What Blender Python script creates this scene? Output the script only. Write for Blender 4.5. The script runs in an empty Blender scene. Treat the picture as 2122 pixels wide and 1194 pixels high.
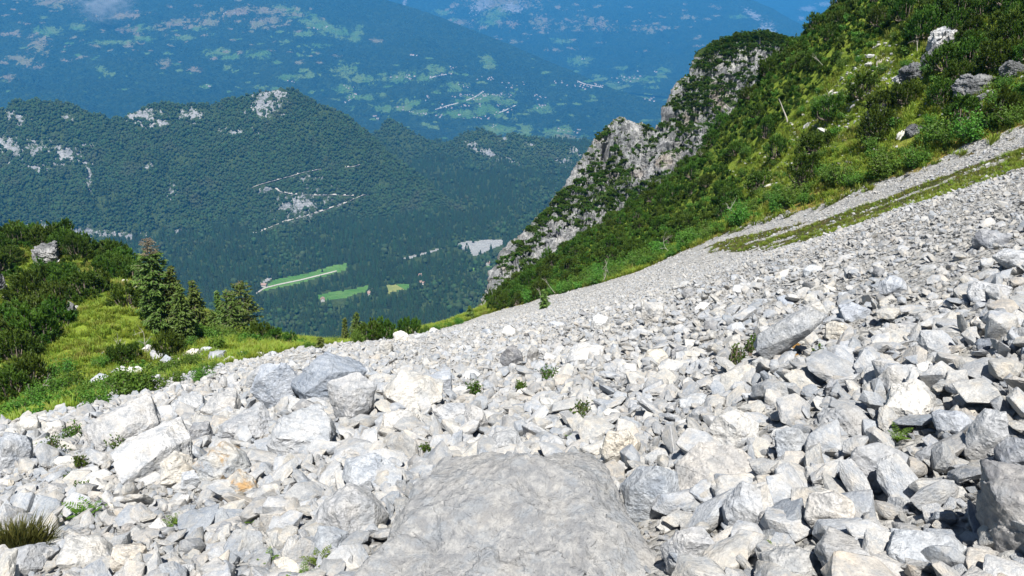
EXPOSURE = 0.8
HAZE_COLOR = (0.07, 0.42, 0.95)
HAZE_DENSITY = 0.85e-4
import bpy, math, random
import numpy as np
from mathutils import Vector, Matrix, Euler
from mathutils.bvhtree import BVHTree

R = math.radians
scene = bpy.context.scene
COL = scene.collection
random.seed(7)
RNG = np.random.default_rng(7)

# ------------------------------------------------------------------ camera model (photo pixels 2122 x 1194)
PITCH = R(22.0)
FPX = 1650.0
CP, SP = math.cos(PITCH), math.sin(PITCH)

def pix_dir(px, py):
    """pixel -> (azimuth, slope z per horizontal metre)"""
    u = (np.asarray(px, float) - 1061.0) / FPX
    v = (597.0 - np.asarray(py, float)) / FPX
    dx, dy, dz = u, CP + v * SP, -SP + v * CP
    return np.arctan2(dx, dy), dz / np.hypot(dx, dy)

def to_pix(P):
    P = np.asarray(P, float)
    d = P[..., 1] * CP - P[..., 2] * SP
    v = P[..., 1] * SP + P[..., 2] * CP
    d = np.where(d < 1e-3, 1e-3, d)
    return 1061 + FPX * P[..., 0] / d, 597 - FPX * v / d, d

def pix_pt(px, py, r):
    """point on the ray of a pixel at horizontal distance r"""
    th, T = pix_dir(px, py)
    r = np.asarray(r, float)
    return np.stack([r * np.sin(th), r * np.cos(th), r * T], -1)

# ------------------------------------------------------------------ noise
def _h(ix, iy, iz, seed):
    h = (ix.astype(np.uint32) * np.uint32(374761393)) ^ (iy.astype(np.uint32) * np.uint32(668265263)) \
        ^ (iz.astype(np.uint32) * np.uint32(2147483647 - 58)) ^ np.uint32((seed * 1274126177) & 0xffffffff)
    h = (h ^ (h >> np.uint32(13))) * np.uint32(1274126177)
    h = (h ^ (h >> np.uint32(16))) * np.uint32(2246822519)
    return h ^ (h >> np.uint32(15))

def perlin(P, seed=0):
    P = np.asarray(P, float)
    I = np.floor(P).astype(np.int64)
    F = P - I
    U = F * F * F * (F * (F * 6 - 15) + 10)
    out = np.zeros(P.shape[0])
    for cx in (0, 1):
        for cy in (0, 1):
            for cz in (0, 1):
                h = _h(I[:, 0] + cx, I[:, 1] + cy, I[:, 2] + cz, seed)
                gx = (h & np.uint32(1023)).astype(float) / 511.5 - 1
                gy = ((h >> np.uint32(10)) & np.uint32(1023)).astype(float) / 511.5 - 1
                gz = ((h >> np.uint32(20)) & np.uint32(1023)).astype(float) / 511.5 - 1
                d = gx * (F[:, 0] - cx) + gy * (F[:, 1] - cy) + gz * (F[:, 2] - cz)
                w = (U[:, 0] if cx else 1 - U[:, 0]) * (U[:, 1] if cy else 1 - U[:, 1]) * (U[:, 2] if cz else 1 - U[:, 2])
                out += w * d
    return out * 1.1

def fbm(P, octv=4, seed=0, gain=0.5, ridged=False):
    P = np.asarray(P, float)
    s = np.zeros(P.shape[0]); a = 1.0; f = 1.0; tot = 0
    for o in range(octv):
        n = perlin(P * f + 17.3 * o, seed + o)
        if ridged:
            n = 1 - 2.2 * np.abs(n)
        s += a * n; tot += a
        a *= gain; f *= 2.03
    return s / tot

def cellular(P, seed=0):
    """F1 and F2 distances of 3D cellular noise"""
    P = np.asarray(P, float)
    I = np.floor(P).astype(np.int64); F = P - I
    d1 = np.full(P.shape[0], 9.0); d2 = np.full(P.shape[0], 9.0)
    for ox in (-1, 0, 1):
        for oy in (-1, 0, 1):
            for oz in (-1, 0, 1):
                h = _h(I[:, 0] + ox, I[:, 1] + oy, I[:, 2] + oz, seed)
                gx = (h & np.uint32(1023)).astype(float) / 1023
                gy = ((h >> np.uint32(10)) & np.uint32(1023)).astype(float) / 1023
                gz = ((h >> np.uint32(20)) & np.uint32(1023)).astype(float) / 1023
                d = np.sqrt((ox + gx - F[:, 0]) ** 2 + (oy + gy - F[:, 1]) ** 2 + (oz + gz - F[:, 2]) ** 2)
                m = d < d1
                d2 = np.where(m, d1, np.minimum(d2, d)); d1 = np.where(m, d, d1)
    return d1, d2

def sstep(a, b, x):
    t = np.clip((np.asarray(x, float) - a) / (b - a), 0, 1)
    return t * t * (3 - 2 * t)

def in_poly(px, py, poly):
    px = np.asarray(px, float); py = np.asarray(py, float)
    ins = np.zeros(px.shape, bool)
    n = len(poly)
    for i in range(n):
        x1, y1 = poly[i]; x2, y2 = poly[(i + 1) % n]
        if y1 == y2: continue
        c = ((y1 > py) != (y2 > py)) & (px < (x2 - x1) * (py - y1) / (y2 - y1) + x1)
        ins ^= c
    return ins

# ------------------------------------------------------------------ object helpers
def mesh_np(name, V, F, mats=(), smooth=True, attrs=None, matidx=None, sharp=None):
    """F: (n,3) or (n,4) int array or list of such arrays"""
    V = np.ascontiguousarray(V, np.float32)
    Fs = F if isinstance(F, list) else [F]
    Fs = [np.asarray(f, np.int32) for f in Fs if len(f)]
    me = bpy.data.meshes.new(name)
    me.vertices.add(len(V)); me.vertices.foreach_set('co', V.ravel())
    nl = sum(f.size for f in Fs); nf = sum(len(f) for f in Fs)
    me.loops.add(nl); me.loops.foreach_set('vertex_index', np.concatenate([f.ravel() for f in Fs]))
    me.polygons.add(nf)
    tot = np.concatenate([np.full(len(f), f.shape[1], np.int32) for f in Fs])
    st = np.concatenate([[0], np.cumsum(tot)[:-1]]).astype(np.int32)
    me.polygons.foreach_set('loop_start', st)
    me.polygons.foreach_set('use_smooth', np.full(nf, bool(smooth)))
    for m in (mats if isinstance(mats, (list, tuple)) else [mats]):
        me.materials.append(m)
    if matidx is not None:
        me.polygons.foreach_set('material_index', np.asarray(matidx, np.int32))
    me.update(calc_edges=True)
    for k, a in (attrs or {}).items():
        a = np.asarray(a, np.float32)
        if a.ndim == 1:
            at = me.attributes.new(k, 'FLOAT', 'POINT'); at.data.foreach_set('value', a)
        else:
            at = me.attributes.new(k, 'FLOAT_VECTOR', 'POINT'); at.data.foreach_set('vector', np.ascontiguousarray(a).ravel())
    if sharp: me.set_sharp_from_angle(angle=R(sharp))
    return me

def tag(o, label=None, cat=None, group=None, kind=None):
    if label: o['label'] = label
    if cat: o['category'] = cat
    if group: o['group'] = group
    if kind: o['kind'] = kind
    return o

def link(name, me, parent=None, loc=None):
    o = bpy.data.objects.new(name, me); COL.objects.link(o)
    if parent is not None: o.parent = parent
    if loc is not None: o.location = loc
    return o

def empty(name, loc=(0, 0, 0)):
    o = bpy.data.objects.new(name, None); COL.objects.link(o); o.location = loc
    o.empty_display_size = 0.3
    return o

def copy_tree(o, parent=None):
    c = o.copy(); COL.objects.link(c)
    if parent is not None: c.parent = parent
    for ch in o.children:
        if ch.name in COL.objects: copy_tree(ch, c)
    return c

def grid_faces(nr, nc):
    a = (np.arange(nr - 1)[:, None] * nc + np.arange(nc - 1)[None, :]).ravel()
    return np.stack([a, a + 1, a + nc + 1, a + nc], 1)

class MB:
    """collects vertices, quads, triangles of one mesh"""
    def __init__(s): s.V = []; s.Q = []; s.T = []; s.n = 0; s.A = []
    def add(s, V, Q=None, T=None, a=0.5):
        V = np.asarray(V, float)
        s.V.append(V)
        s.A.append(np.full(len(V), a) if np.isscalar(a) else np.asarray(a, float))
        if Q is not None and len(Q): s.Q.append(np.asarray(Q) + s.n)
        if T is not None and len(T): s.T.append(np.asarray(T) + s.n)
        s.n += len(V)
    def tube(s, pts, rad, sides=6, a=0.5):
        pts = np.asarray(pts, float); n = len(pts)
        rad = np.broadcast_to(np.asarray(rad, float), (n,))
        t = np.gradient(pts, axis=0); t /= np.linalg.norm(t, axis=1)[:, None] + 1e-9
        ref = np.array([0.31, 0.9, 0.13]); 
        if abs(t[0] @ ref) > 0.9: ref = np.array([1.0, 0, 0.1])
        b = np.cross(t, ref); b /= np.linalg.norm(b, axis=1)[:, None] + 1e-9
        c = np.cross(t, b)
        an = np.linspace(0, 2 * np.pi, sides, endpoint=False)
        V = pts[:, None] + rad[:, None, None] * (np.cos(an)[None, :, None] * b[:, None] + np.sin(an)[None, :, None] * c[:, None])
        i = np.arange(n - 1)[:, None] * sides; j = np.arange(sides)[None, :]; k = (j + 1) % sides
        Q = np.stack([i + j, i + k, i + sides + k, i + sides + j], -1).reshape(-1, 4)
        s.add(V.reshape(-1, 3), Q, a=a)
        # caps
        s.add(np.vstack([V[-1], pts[-1:] + t[-1:] * rad[-1]]), T=[[q, (q + 1) % sides, sides] for q in range(sides)], a=a)
    def cards(s, C, D, W, L, a=None, seed=0):
        """diamond leaves: centres C, long axis D (unit), width W, length L"""
        C = np.asarray(C, float); n = len(C)
        r = np.random.default_rng(seed)
        x = r.normal(size=(n, 3)); x = x - (x * D).sum(1)[:, None] * D
        x /= np.linalg.norm(x, axis=1)[:, None] + 1e-9
        W = np.broadcast_to(W, (n,))[:, None]; L = np.broadcast_to(L, (n,))[:, None]
        bend = np.cross(D, x) * W * 0.35
        V = np.stack([C - D * L * .5, C + x * W * .5 + bend, C + D * L * .5, C - x * W * .5 + bend], 1).reshape(-1, 3)
        Q = np.arange(4 * n).reshape(n, 4)
        aa = r.random(n) if a is None else np.asarray(a)
        s.add(V, Q, a=np.repeat(aa, 4))
    def mesh(s, name, mat, smooth=True, sharp=None):
        V = np.vstack(s.V)
        F = []
        if s.T: F.append(np.vstack(s.T))
        if s.Q: F.append(np.vstack(s.Q))
        return mesh_np(name, V, F, mat, smooth, {'var': np.concatenate(s.A)}, sharp=sharp)

# ------------------------------------------------------------------ node helpers
def new_mat(name):
    m = bpy.data.materials.new(name); m.use_nodes = True
    nt = m.node_tree
    return m, nt, nt.nodes['Principled BSDF']

class NT:
    def __init__(s, nt): s.nt = nt
    def n(s, t, **kw):
        nd = s.nt.nodes.new(t)
        for k, v in kw.items():
            if k.startswith('i_'):
                key = k[2:].replace('_', ' ')
                nd.inputs[key].default_value = v
            else: setattr(nd, k, v)
        return nd
    def l(s, a, b): s.nt.links.new(a, b)
    def coord(s, kind='Object'): return s.n('ShaderNodeTexCoord').outputs[kind]
    def noise(s, vec, scale, detail=6, rough=.55, dist=0.0):
        nd = s.n('ShaderNodeTexNoise'); nd.inputs['Scale'].default_value = scale
        nd.inputs['Detail'].default_value = detail; nd.inputs['Roughness'].default_value = rough
        nd.inputs['Distortion'].default_value = dist
        if vec is not None: s.l(vec, nd.inputs['Vector'])
        return nd.outputs['Fac']
    def vor(s, vec, scale, feature='F1', out='Distance', rnd=1.0):
        nd = s.n('ShaderNodeTexVoronoi', feature=feature); nd.inputs['Scale'].default_value = scale
        nd.inputs['Randomness'].default_value = rnd
        if vec is not None: s.l(vec, nd.inputs['Vector'])
        return nd.outputs[out]
    def ramp(s, fac, stops, interp='LINEAR'):
        nd = s.n('ShaderNodeValToRGB'); cr = nd.color_ramp; cr.interpolation = interp
        while len(cr.elements) < len(stops): cr.elements.new(0.5)
        for e, (p, c) in zip(cr.elements, stops):
            e.position = p; e.color = (c, c, c, 1) if np.isscalar(c) else (*c, 1)
        s.l(fac, nd.inputs['Fac']); return nd.outputs['Color']
    def mix(s, fac, a, b, mode='MIX'):
        nd = s.n('ShaderNodeMix', data_type='RGBA', blend_type=mode)
        for k, v in ((0, fac), (6, a), (7, b)):
            sock = nd.inputs[k]
            if isinstance(v, bpy.types.NodeSocket): s.l(v, sock)
            elif isinstance(v, (int, float)): sock.default_value = v if k == 0 else (v, v, v, 1)
            else: sock.default_value = (*v, 1)
        return nd.outputs[2]
    def math(s, op, a, b=None, c=None, clamp=False):
        nd = s.n('ShaderNodeMath', operation=op, use_clamp=clamp)
        for i, v in enumerate((a, b, c)):
            if v is None: continue
            if isinstance(v, bpy.types.NodeSocket): s.l(v, nd.inputs[i])
            else: nd.inputs[i].default_value = v
        return nd.outputs[0]
    def vmath(s, op, a, b=None):
        nd = s.n('ShaderNodeVectorMath', operation=op)
        for i, v in enumerate((a, b)):
            if v is None: continue
            if isinstance(v, bpy.types.NodeSocket): s.l(v, nd.inputs[i])
            else: nd.inputs[i].default_value = v
        return nd.outputs[0]
    def attr(s, name, typ='GEOMETRY', out='Fac'):
        nd = s.n('ShaderNodeAttribute', attribute_name=name, attribute_type=typ); return nd.outputs[out]
    def bump(s, h, strength, dist, normal=None):
        nd = s.n('ShaderNodeBump'); nd.inputs['Strength'].default_value = strength; nd.inputs['Distance'].default_value = dist
        s.l(h, nd.inputs['Height'])
        if normal is not None: s.l(normal, nd.inputs['Normal'])
        return nd.outputs['Normal']
# ------------------------------------------------------------------ materials
def rock_material(name, base_lo, base_hi, warm=0.0, ochre=0.0, speck=0.5, world=False, scale=1.0, tint=True, bk=.4, dirt=.36, chb=1.0, bd=.045, wm=.42):
    m, nt, bs = new_mat(name); N = NT(nt)
    co = N.coord('Object')
    if world: co = N.n('ShaderNodeNewGeometry').outputs['Position']
    oi = N.n('ShaderNodeObjectInfo')
    off = N.n('ShaderNodeCombineXYZ')
    if not world:
        N.l(N.math('MULTIPLY', oi.outputs['Random'], 57.0), off.inputs[0])
        N.l(N.math('MULTIPLY', oi.outputs['Random'], 131.0), off.inputs[1])
        co = N.vmath('ADD', co, off.outputs[0])
    big = N.noise(co, 1.3 * scale, 5, .6, .6)
    mid = N.noise(co, 7.0 * scale, 8, .65, .3)
    fine = N.noise(co, 38.0 * scale, 6, .7)
    c = N.mix(N.ramp(big, [(.33, 0), (.66, 1)]), base_lo, base_hi)
    c = N.mix(N.math('MULTIPLY', N.ramp(mid, [(.44, 0), (.60, 1)]), wm), c, (.70, .69, .665))
    # bluish weathered patches and dark lichen specks
    c = N.mix(N.math('MULTIPLY', N.ramp(N.noise(co, 3.1 * scale, 7, .7), [(.5, 0), (.60, 1)]), .62), c, (.27, .30, .34))
    sp = N.ramp(N.math('ADD', N.vor(co, 17 * scale), N.math('MULTIPLY', fine, .35)), [(.22, 1), (.36, 0)])
    spm = N.ramp(N.noise(co, 2.0 * scale, 4, .6), [(.45, 0), (.62, 1)])
    c = N.mix(N.math('MULTIPLY', N.math('MULTIPLY', sp, spm), speck), c, (.15, .155, .16))
    c = N.mix(N.math('MULTIPLY', N.ramp(fine, [(.35, 1), (.5, 0)]), .3), c, (.2, .21, .22))
    c = N.mix(N.math('MULTIPLY', N.ramp(N.noise(co, 21.0 * scale, 7, .78), [(.44, 1), (.53, 0)]), dirt), c, (.21, .22, .235))
    # joints, stains
    mp = N.n('ShaderNodeMapping'); mp.inputs['Rotation'].default_value = (.5, .35, .2); mp.inputs['Scale'].default_value = (1, 1, 4.5); N.l(co, mp.inputs['Vector'])
    bed = N.noise(mp.outputs[0], 3.4 * scale, 8, .66, .15)
    wv = N.math('MULTIPLY', N.ramp(N.math('ABSOLUTE', N.math('SUBTRACT', bed, .5)), [(.0, 1), (.018, 0)]), N.ramp(big, [(.4, 0), (.55, 1)]))
    c = N.mix(N.math('MULTIPLY', wv, .35 * bk), c, (.14, .135, .13))
    c = N.mix(N.math('MULTIPLY', N.ramp(bed, [(.36, 1), (.5, 0)]), .28 * bk), c, (.22, .225, .235))
    if warm: c = N.mix(N.math('MULTIPLY', N.ramp(N.noise(co, 2.2 * scale, 5, .6), [(.48, 0), (.66, 1)]), warm), c, (.62, .53, .40))
    if ochre: c = N.mix(N.math('MULTIPLY', N.ramp(N.noise(co, 2.6 * scale, 6, .65, .8), [(.53, 0), (.63, 1)]), ochre), c, (.44, .29, .14))
    if tint:
        # stones differ: cream, white, blue grey, with a few rusty ones
        t = N.ramp(oi.outputs['Random'], [(0, (.64, .69, .76)), (.2, (.90, .93, .98)), (.42, (1, 1, 1)), (.62, (1.0, .97, .91)), (.8, (.72, .74, .77)), (.94, (1.0, .965, .92)), (.98, (.99, .92, .83)), (1, (.60, .64, .70))])
        c = N.mix(1.0, c, t, 'MULTIPLY')
        c = N.mix(1.0, c, oi.outputs['Color'], 'MULTIPLY')
    N.l(c, bs.inputs['Base Color'])
    bs.inputs['Roughness'].default_value = .88
    bs.inputs['Specular IOR Level'].default_value = .25
    ch1 = N.vor(co, 11 * scale); ch2 = N.vor(co, 31 * scale)
    h = N.math('ADD', N.math('MULTIPLY', mid, .75), N.math('MULTIPLY', fine, .45))
    h = N.math('ADD', h, N.math('ADD', N.math('MULTIPLY', ch1, .55 * chb), N.math('MULTIPLY', ch2, .22 * chb)))
    h = N.math('ADD', h, N.math('MULTIPLY', bed, .5 * bk))
    h = N.math('SUBTRACT', h, N.math('MULTIPLY', wv, .12 * bk))
    N.l(N.bump(h, 1.0, bd), bs.inputs['Normal'])
    return m

def leaf_material(name, dark, light, extra=None, trans=.25, rough=.55, ns=.9):
    m, nt, bs = new_mat(name); N = NT(nt)
    oi = N.n('ShaderNodeObjectInfo')
    v = N.attr('var')
    pos = N.n('ShaderNodeNewGeometry').outputs['Position']
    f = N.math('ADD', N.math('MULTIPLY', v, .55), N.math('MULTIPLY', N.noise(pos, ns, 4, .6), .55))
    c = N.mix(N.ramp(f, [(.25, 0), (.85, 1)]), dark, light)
    hs = N.n('ShaderNodeHueSaturation'); N.l(c, hs.inputs['Color'])
    N.l(N.math('ADD', N.math('MULTIPLY', oi.outputs['Random'], .05), .475), hs.inputs['Hue'])
    N.l(N.math('ADD', N.math('MULTIPLY', oi.outputs['Random'], .4), .82), hs.inputs['Value'])
    c = hs.outputs['Color']
    if extra: c = N.mix(N.ramp(N.noise(pos, extra[1], 3, .6), [(.55, 0), (.68, extra[2])]), c, extra[0])
    N.l(c, bs.inputs['Base Color'])
    bs.inputs['Roughness'].default_value = rough
    bs.inputs['Specular IOR Level'].default_value = .3
    tr = N.n('ShaderNodeBsdfTranslucent'); N.l(c, tr.inputs['Color'])
    mx = N.n('ShaderNodeMixShader'); mx.inputs[0].default_value = trans
    N.l(bs.outputs[0], mx.inputs[1]); N.l(tr.outputs[0], mx.inputs[2])
    N.l(mx.outputs[0], nt.nodes['Material Output'].inputs['Surface'])
    return m

def simple_mat(name, c1, c2, scale=8, rough=.8, bump=.3, bd=.02):
    m, nt, bs = new_mat(name); N = NT(nt)
    co = N.coord('Object')
    f = N.noise(co, scale, 6, .6)
    N.l(N.mix(N.ramp(f, [(.3, 0), (.7, 1)]), c1, c2), bs.inputs['Base Color'])
    bs.inputs['Roughness'].default_value = rough
    if bump: N.l(N.bump(f, bump, bd), bs.inputs['Normal'])
    return m

M = {}
TONE = {'rock': ('limestone', (.44, .45, .465), (.64, .635, .62), dict(warm=.25)),
        'rock_white': ('white_limestone', (.60, .60, .59), (.72, .715, .70), dict(warm=.12, speck=.15)),
        'rock_cream': ('cream_limestone', (.56, .54, .50), (.68, .66, .62), dict(warm=.35, speck=.25)),
        'rock_dark': ('dark_limestone', (.15, .155, .175), (.28, .285, .30), dict(warm=.05, speck=.6)),
        'rock_blue': ('blue_grey_limestone', (.36, .385, .42), (.52, .535, .56), dict(warm=.05, speck=.4))}
for k_, (nm_, lo_, hi_, kw_) in TONE.items():
    M[k_] = rock_material(nm_, lo_, hi_, **kw_)
    M['block_' + k_] = rock_material(nm_ + '_block', lo_, hi_, scale=.42, bd=.016, **kw_)     # shared shapes of unit size
M['rock_slab'] = rock_material('lichen_limestone', (.20, .21, .228), (.34, .343, .348), warm=.10, speck=.95, bk=.3, chb=.7, dirt=.42, scale=1.25, bd=.05, wm=.34)
M['rock_ochre'] = rock_material('stained_limestone', (.46, .45, .42), (.58, .56, .50), warm=.5, ochre=.95, speck=.3)
M['rubble'] = rock_material('rubble_limestone', (.30, .31, .322), (.51, .505, .49), warm=.3, speck=.45, scale=.7, dirt=.4, bd=.013, wm=.3)
M['outcrop'] = rock_material('outcrop_limestone', (.36, .37, .39), (.52, .52, .51), warm=.25, speck=.5, world=True, scale=.45, tint=False)

def ground_material():
    m, nt, bs = new_mat('ground_surface'); N = NT(nt)
    pos = N.n('ShaderNodeNewGeometry').outputs['Position']
    g = N.attr('grass')
    # gravel
    v = N.n('ShaderNodeTexVoronoi'); v.inputs['Scale'].default_value = 9.0; N.l(pos, v.inputs['Vector'])
    gr = N.mix(N.ramp(v.outputs['Color'], [(.0, 0), (1, 1)]), (.17, .168, .16), (.47, .465, .45))
    gr = N.mix(N.math('MULTIPLY', N.ramp(N.noise(pos, .8, 5, .6), [(.4, 0), (.65, 1)]), .4), gr, (.50, .47, .40))
    # turf: yellow green, ochre where dry, darker herbs
    n1 = N.noise(pos, .22, 6, .62); n2 = N.noise(pos, 1.6, 6, .65); n3 = N.noise(pos, 7.0, 5, .7)
    t = N.mix(N.ramp(n2, [(.34, 0), (.66, 1)]), (.108, .170, .014), (.255, .330, .036))
    t = N.mix(N.math('MULTIPLY', N.ramp(n1, [(.5, 0), (.64, 1)]), .35), t, (.235, .225, .045))
    t = N.mix(N.math('MULTIPLY', N.ramp(n3, [(.36, 1), (.5, 0)]), .6), t, (.035, .055, .010))
    dry = N.attr('dry')
    t = N.mix(N.math('MULTIPLY', dry, .8), t, (.26, .17, .05))
    herb = N.attr('herb')
    hb = N.mix(N.ramp(n3, [(.38, 0), (.62, 1)]), (.024, .038, .008), (.085, .088, .020))
    hb = N.mix(N.math('MULTIPLY', N.ramp(n2, [(.5, 0), (.62, 1)]), .6), hb, (.12, .07, .025))
    t = N.mix(N.math('GREATER_THAN', herb, .3), t, hb)
    edge = N.math('ADD', g, N.math('MULTIPLY', N.math('SUBTRACT', n2, .5), .9))
    fac = N.ramp(edge, [(.44, 0), (.56, 1)])
    N.l(N.mix(fac, gr, t), bs.inputs['Base Color'])
    bs.inputs['Roughness'].default_value = .92; bs.inputs['Specular IOR Level'].default_value = .2
    h = N.math('ADD', N.math('MULTIPLY', v.outputs['Distance'], -.6), N.math('MULTIPLY', n3, .8))
    N.l(N.bump(h, .8, .12), bs.inputs['Normal'])
    return m
M['ground'] = ground_material()

def mountain_material(name, forest_lo, forest_hi, cell, bumpd, far=False):
    m, nt, bs = new_mat(name); N = NT(nt)
    pos = N.n('ShaderNodeNewGeometry').outputs['Position']
    big = N.noise(pos, cell * .035, 6, .6)
    tree = N.n('ShaderNodeTexVoronoi'); tree.inputs['Scale'].default_value = cell; N.l(pos, tree.inputs['Vector'])
    f = N.math('ADD', N.math('MULTIPLY', N.ramp(tree.outputs['Color'], [(0, 0), (1, 1)]), .5), N.math('MULTIPLY', big, .6))
    c = N.mix(N.ramp(f, [(.25, 0), (.85, 1)]), forest_lo, forest_hi)
    if far: c = N.mix(N.ramp(N.noise(pos, cell * .55, 6, .8), [(.38, .75), (.56, 0)]), c, (.006, .016, .010))
    # meadows, rock, dead wood: attributes drawn on the surface, edges broken by noise
    if far:
        fl = N.n('ShaderNodeMapping'); fl.inputs['Scale'].default_value = (1, .6, 1); N.l(pos, fl.inputs['Vector'])
        br = N.math('SUBTRACT', N.noise(fl.outputs[0], cell * .34, 9, .82), .525)
    else: br = N.math('SUBTRACT', N.noise(pos, cell * .22, 8, .72), .5)
    br2 = N.math('SUBTRACT', N.noise(pos, cell * .45, 6, .75), .5)
    for at, col1, col2, k in (('meadow', (.07, .15, .035) if far else (.065, .165, .035), (.12, .18, .05) if far else (.10, .20, .05), (1.1 if not far else 4.6)), ('dryland', (.21, .17, .11) if far else (.25, .26, .09), (.17, .17, .08) if far else (.19, .22, .07), (2.4 if not far else 5.2)), ('stone', (.30, .30, .30), (.19, .195, .20), 3.4)):
        a = N.attr(at)
        e = N.math('ADD', a, N.math('MULTIPLY', br2 if at == 'stone' else br, k))
        mk = N.math('MULTIPLY', N.ramp(e, [(.47, 0), (.55, 1)]), N.ramp(a, [(.02, 0), (.15, 1)]))
        cc = N.mix(N.ramp(N.noise(pos, cell * .12, 5, .6), [(.4, 0), (.6, 1)]), col1, col2)
        c = N.mix(mk, c, cc)
    if not far: c = N.mix(N.math('GREATER_THAN', N.math('ADD', N.attr('bank'), N.math('MULTIPLY', br2, 1.2)), .5), c, N.mix(N.ramp(N.noise(pos, .3, 5, .7), [(.4, 0), (.6, 1)]), (.20, .205, .205), (.36, .36, .35)))
    N.l(c, bs.inputs['Base Color'])
    bs.inputs['Roughness'].default_value = .95; bs.inputs['Specular IOR Level'].default_value = .1
    h = N.math('ADD', N.math('MULTIPLY', tree.outputs['Distance'], -.8), N.math('MULTIPLY', N.noise(pos, cell * .25, 6, .7), 1.4))
    N.l(N.bump(h, 1.0, bumpd), bs.inputs['Normal'])
    return m
M['mountain'] = mountain_material('forested_slope', (.022, .040, .014), (.055, .080, .028), .16, 4.0)
M['far'] = mountain_material('distant_slope', (.008, .026, .012), (.036, .064, .026), .045, 26.0, True)

def cliff_material():
    m, nt, bs = new_mat('cliff_limestone'); N = NT(nt)
    geo = N.n('ShaderNodeNewGeometry'); pos = geo.outputs['Position']
    n1 = N.noise(pos, .18, 7, .65, .5); n2 = N.noise(pos, .9, 8, .7)
    sx = N.n('ShaderNodeMapping'); sx.inputs['Scale'].default_value = (1, 1, .22); N.l(pos, sx.inputs['Vector'])
    st = N.noise(sx.outputs[0], .7, 7, .68)
    c = N.mix(N.ramp(n1, [(.35, 0), (.65, 1)]), (.28, .29, .305), (.48, .475, .465))
    c = N.mix(N.math('MULTIPLY', N.ramp(st, [(.43, 1), (.54, 0)]), .8), c, (.10, .105, .115))
    c = N.mix(N.math('MULTIPLY', N.ramp(N.noise(pos, .55, 6, .7), [(.44, 1), (.54, 0)]), .5), c, (.14, .145, .15))
    c = N.mix(N.math('MULTIPLY', N.ramp(N.noise(pos, .11, 4, .5), [(.60, 0), (.72, 1)]), .4), c, (.46, .36, .26))
    veg = N.attr('veg')
    vc = N.mix(N.ramp(n2, [(.35, 0), (.65, 1)]), (.018, .038, .008), (.055, .085, .016))
    e = N.math('ADD', veg, N.math('MULTIPLY', N.math('SUBTRACT', n2, .5), 1.1))
    fac = N.ramp(e, [(.46, 0), (.54, 1)])
    N.l(N.mix(fac, c, vc), bs.inputs['Base Color'])
    bs.inputs['Roughness'].default_value = .9; bs.inputs['Specular IOR Level'].default_value = .2
    h = N.math('ADD', N.math('MULTIPLY', n2, .7), N.math('MULTIPLY', st, 1.2))
    N.l(N.bump(h, 1.0, .9), bs.inputs['Normal'])
    return m
M['cliff'] = cliff_material()

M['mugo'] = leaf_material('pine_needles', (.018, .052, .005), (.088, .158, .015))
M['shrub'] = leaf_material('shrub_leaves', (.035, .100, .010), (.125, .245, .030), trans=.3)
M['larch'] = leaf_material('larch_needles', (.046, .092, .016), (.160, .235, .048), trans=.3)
M['deadneedle'] = leaf_material('dead_needles', (.13, .105, .07), (.25, .21, .14))
M['grass'] = leaf_material('grass_blades', (.085, .138, .011), (.250, .320, .033), ((.24, .20, .06), .5, .7), trans=.3)
M['sedge'] = leaf_material('sedge_blades', (.018, .028, .006), (.105, .092, .022), trans=.2)
M['fern'] = leaf_material('fern_fronds', (.06, .11, .015), (.16, .24, .035), trans=.35)
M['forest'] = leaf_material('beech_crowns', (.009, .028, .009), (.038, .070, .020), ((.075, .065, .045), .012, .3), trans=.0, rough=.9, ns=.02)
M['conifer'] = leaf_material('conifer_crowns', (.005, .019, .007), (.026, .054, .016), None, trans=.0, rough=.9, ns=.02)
M['bark'] = simple_mat('bark', (.10, .075, .055), (.24, .20, .165), 12)
M['deadwood'] = simple_mat('bleached_wood', (.26, .24, .21), (.46, .43, .38), 20)
M['wall'] = simple_mat('rendered_wall', (.52, .50, .46), (.66, .64, .60), .3, bump=0)
M['roof'] = simple_mat('clay_roof', (.24, .15, .12), (.32, .22, .18), .5, bump=0)
M['glass'] = simple_mat('window_glass', (.03, .035, .04), (.05, .055, .06), .5, .2, bump=0)
M['road'] = simple_mat('gravel_road', (.30, .28, .25), (.42, .40, .36), .2, bump=0)
M['moss'] = simple_mat('rusty_moss', (.16, .085, .02), (.30, .17, .045), 30, .95, .8, .03)
# ------------------------------------------------------------------ camera, sun, sky, air
cam = bpy.data.cameras.new('camera'); cam.lens = FPX / 2122 * 36; cam.sensor_width = 36
cam.clip_start = .1; cam.clip_end = 60000
camo = bpy.data.objects.new('camera', cam); COL.objects.link(camo)
camo.rotation_euler = (math.pi / 2 - PITCH, 0, 0)
scene.camera = camo

SUN_EL, SUN_AZ = R(62), R(0)          # light travels towards azimuth SUN_AZ (clockwise from +Y), downwards
sun = bpy.data.lights.new('sun', 'SUN'); sun.energy = 5.0; sun.angle = R(.5); sun.color = (1, .965, .91)
suno = bpy.data.objects.new('sun', sun); COL.objects.link(suno)
sdir = Vector((math.sin(SUN_AZ) * math.cos(SUN_EL), math.cos(SUN_AZ) * math.cos(SUN_EL), -math.sin(SUN_EL)))
suno.rotation_euler = sdir.to_track_quat('-Z', 'Y').to_euler()
w = bpy.data.worlds.new('World'); scene.world = w; w.use_nodes = True
sky = w.node_tree.nodes.new('ShaderNodeTexSky'); sky.sky_type = 'NISHITA'; sky.sun_disc = False
sky.sun_elevation = SUN_EL; sky.sun_rotation = math.pi + SUN_AZ; sky.altitude = 1800
bg = w.node_tree.nodes['Background']; bg.inputs[1].default_value = .05
w.node_tree.links.new(sky.outputs[0], bg.inputs[0])
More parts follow.
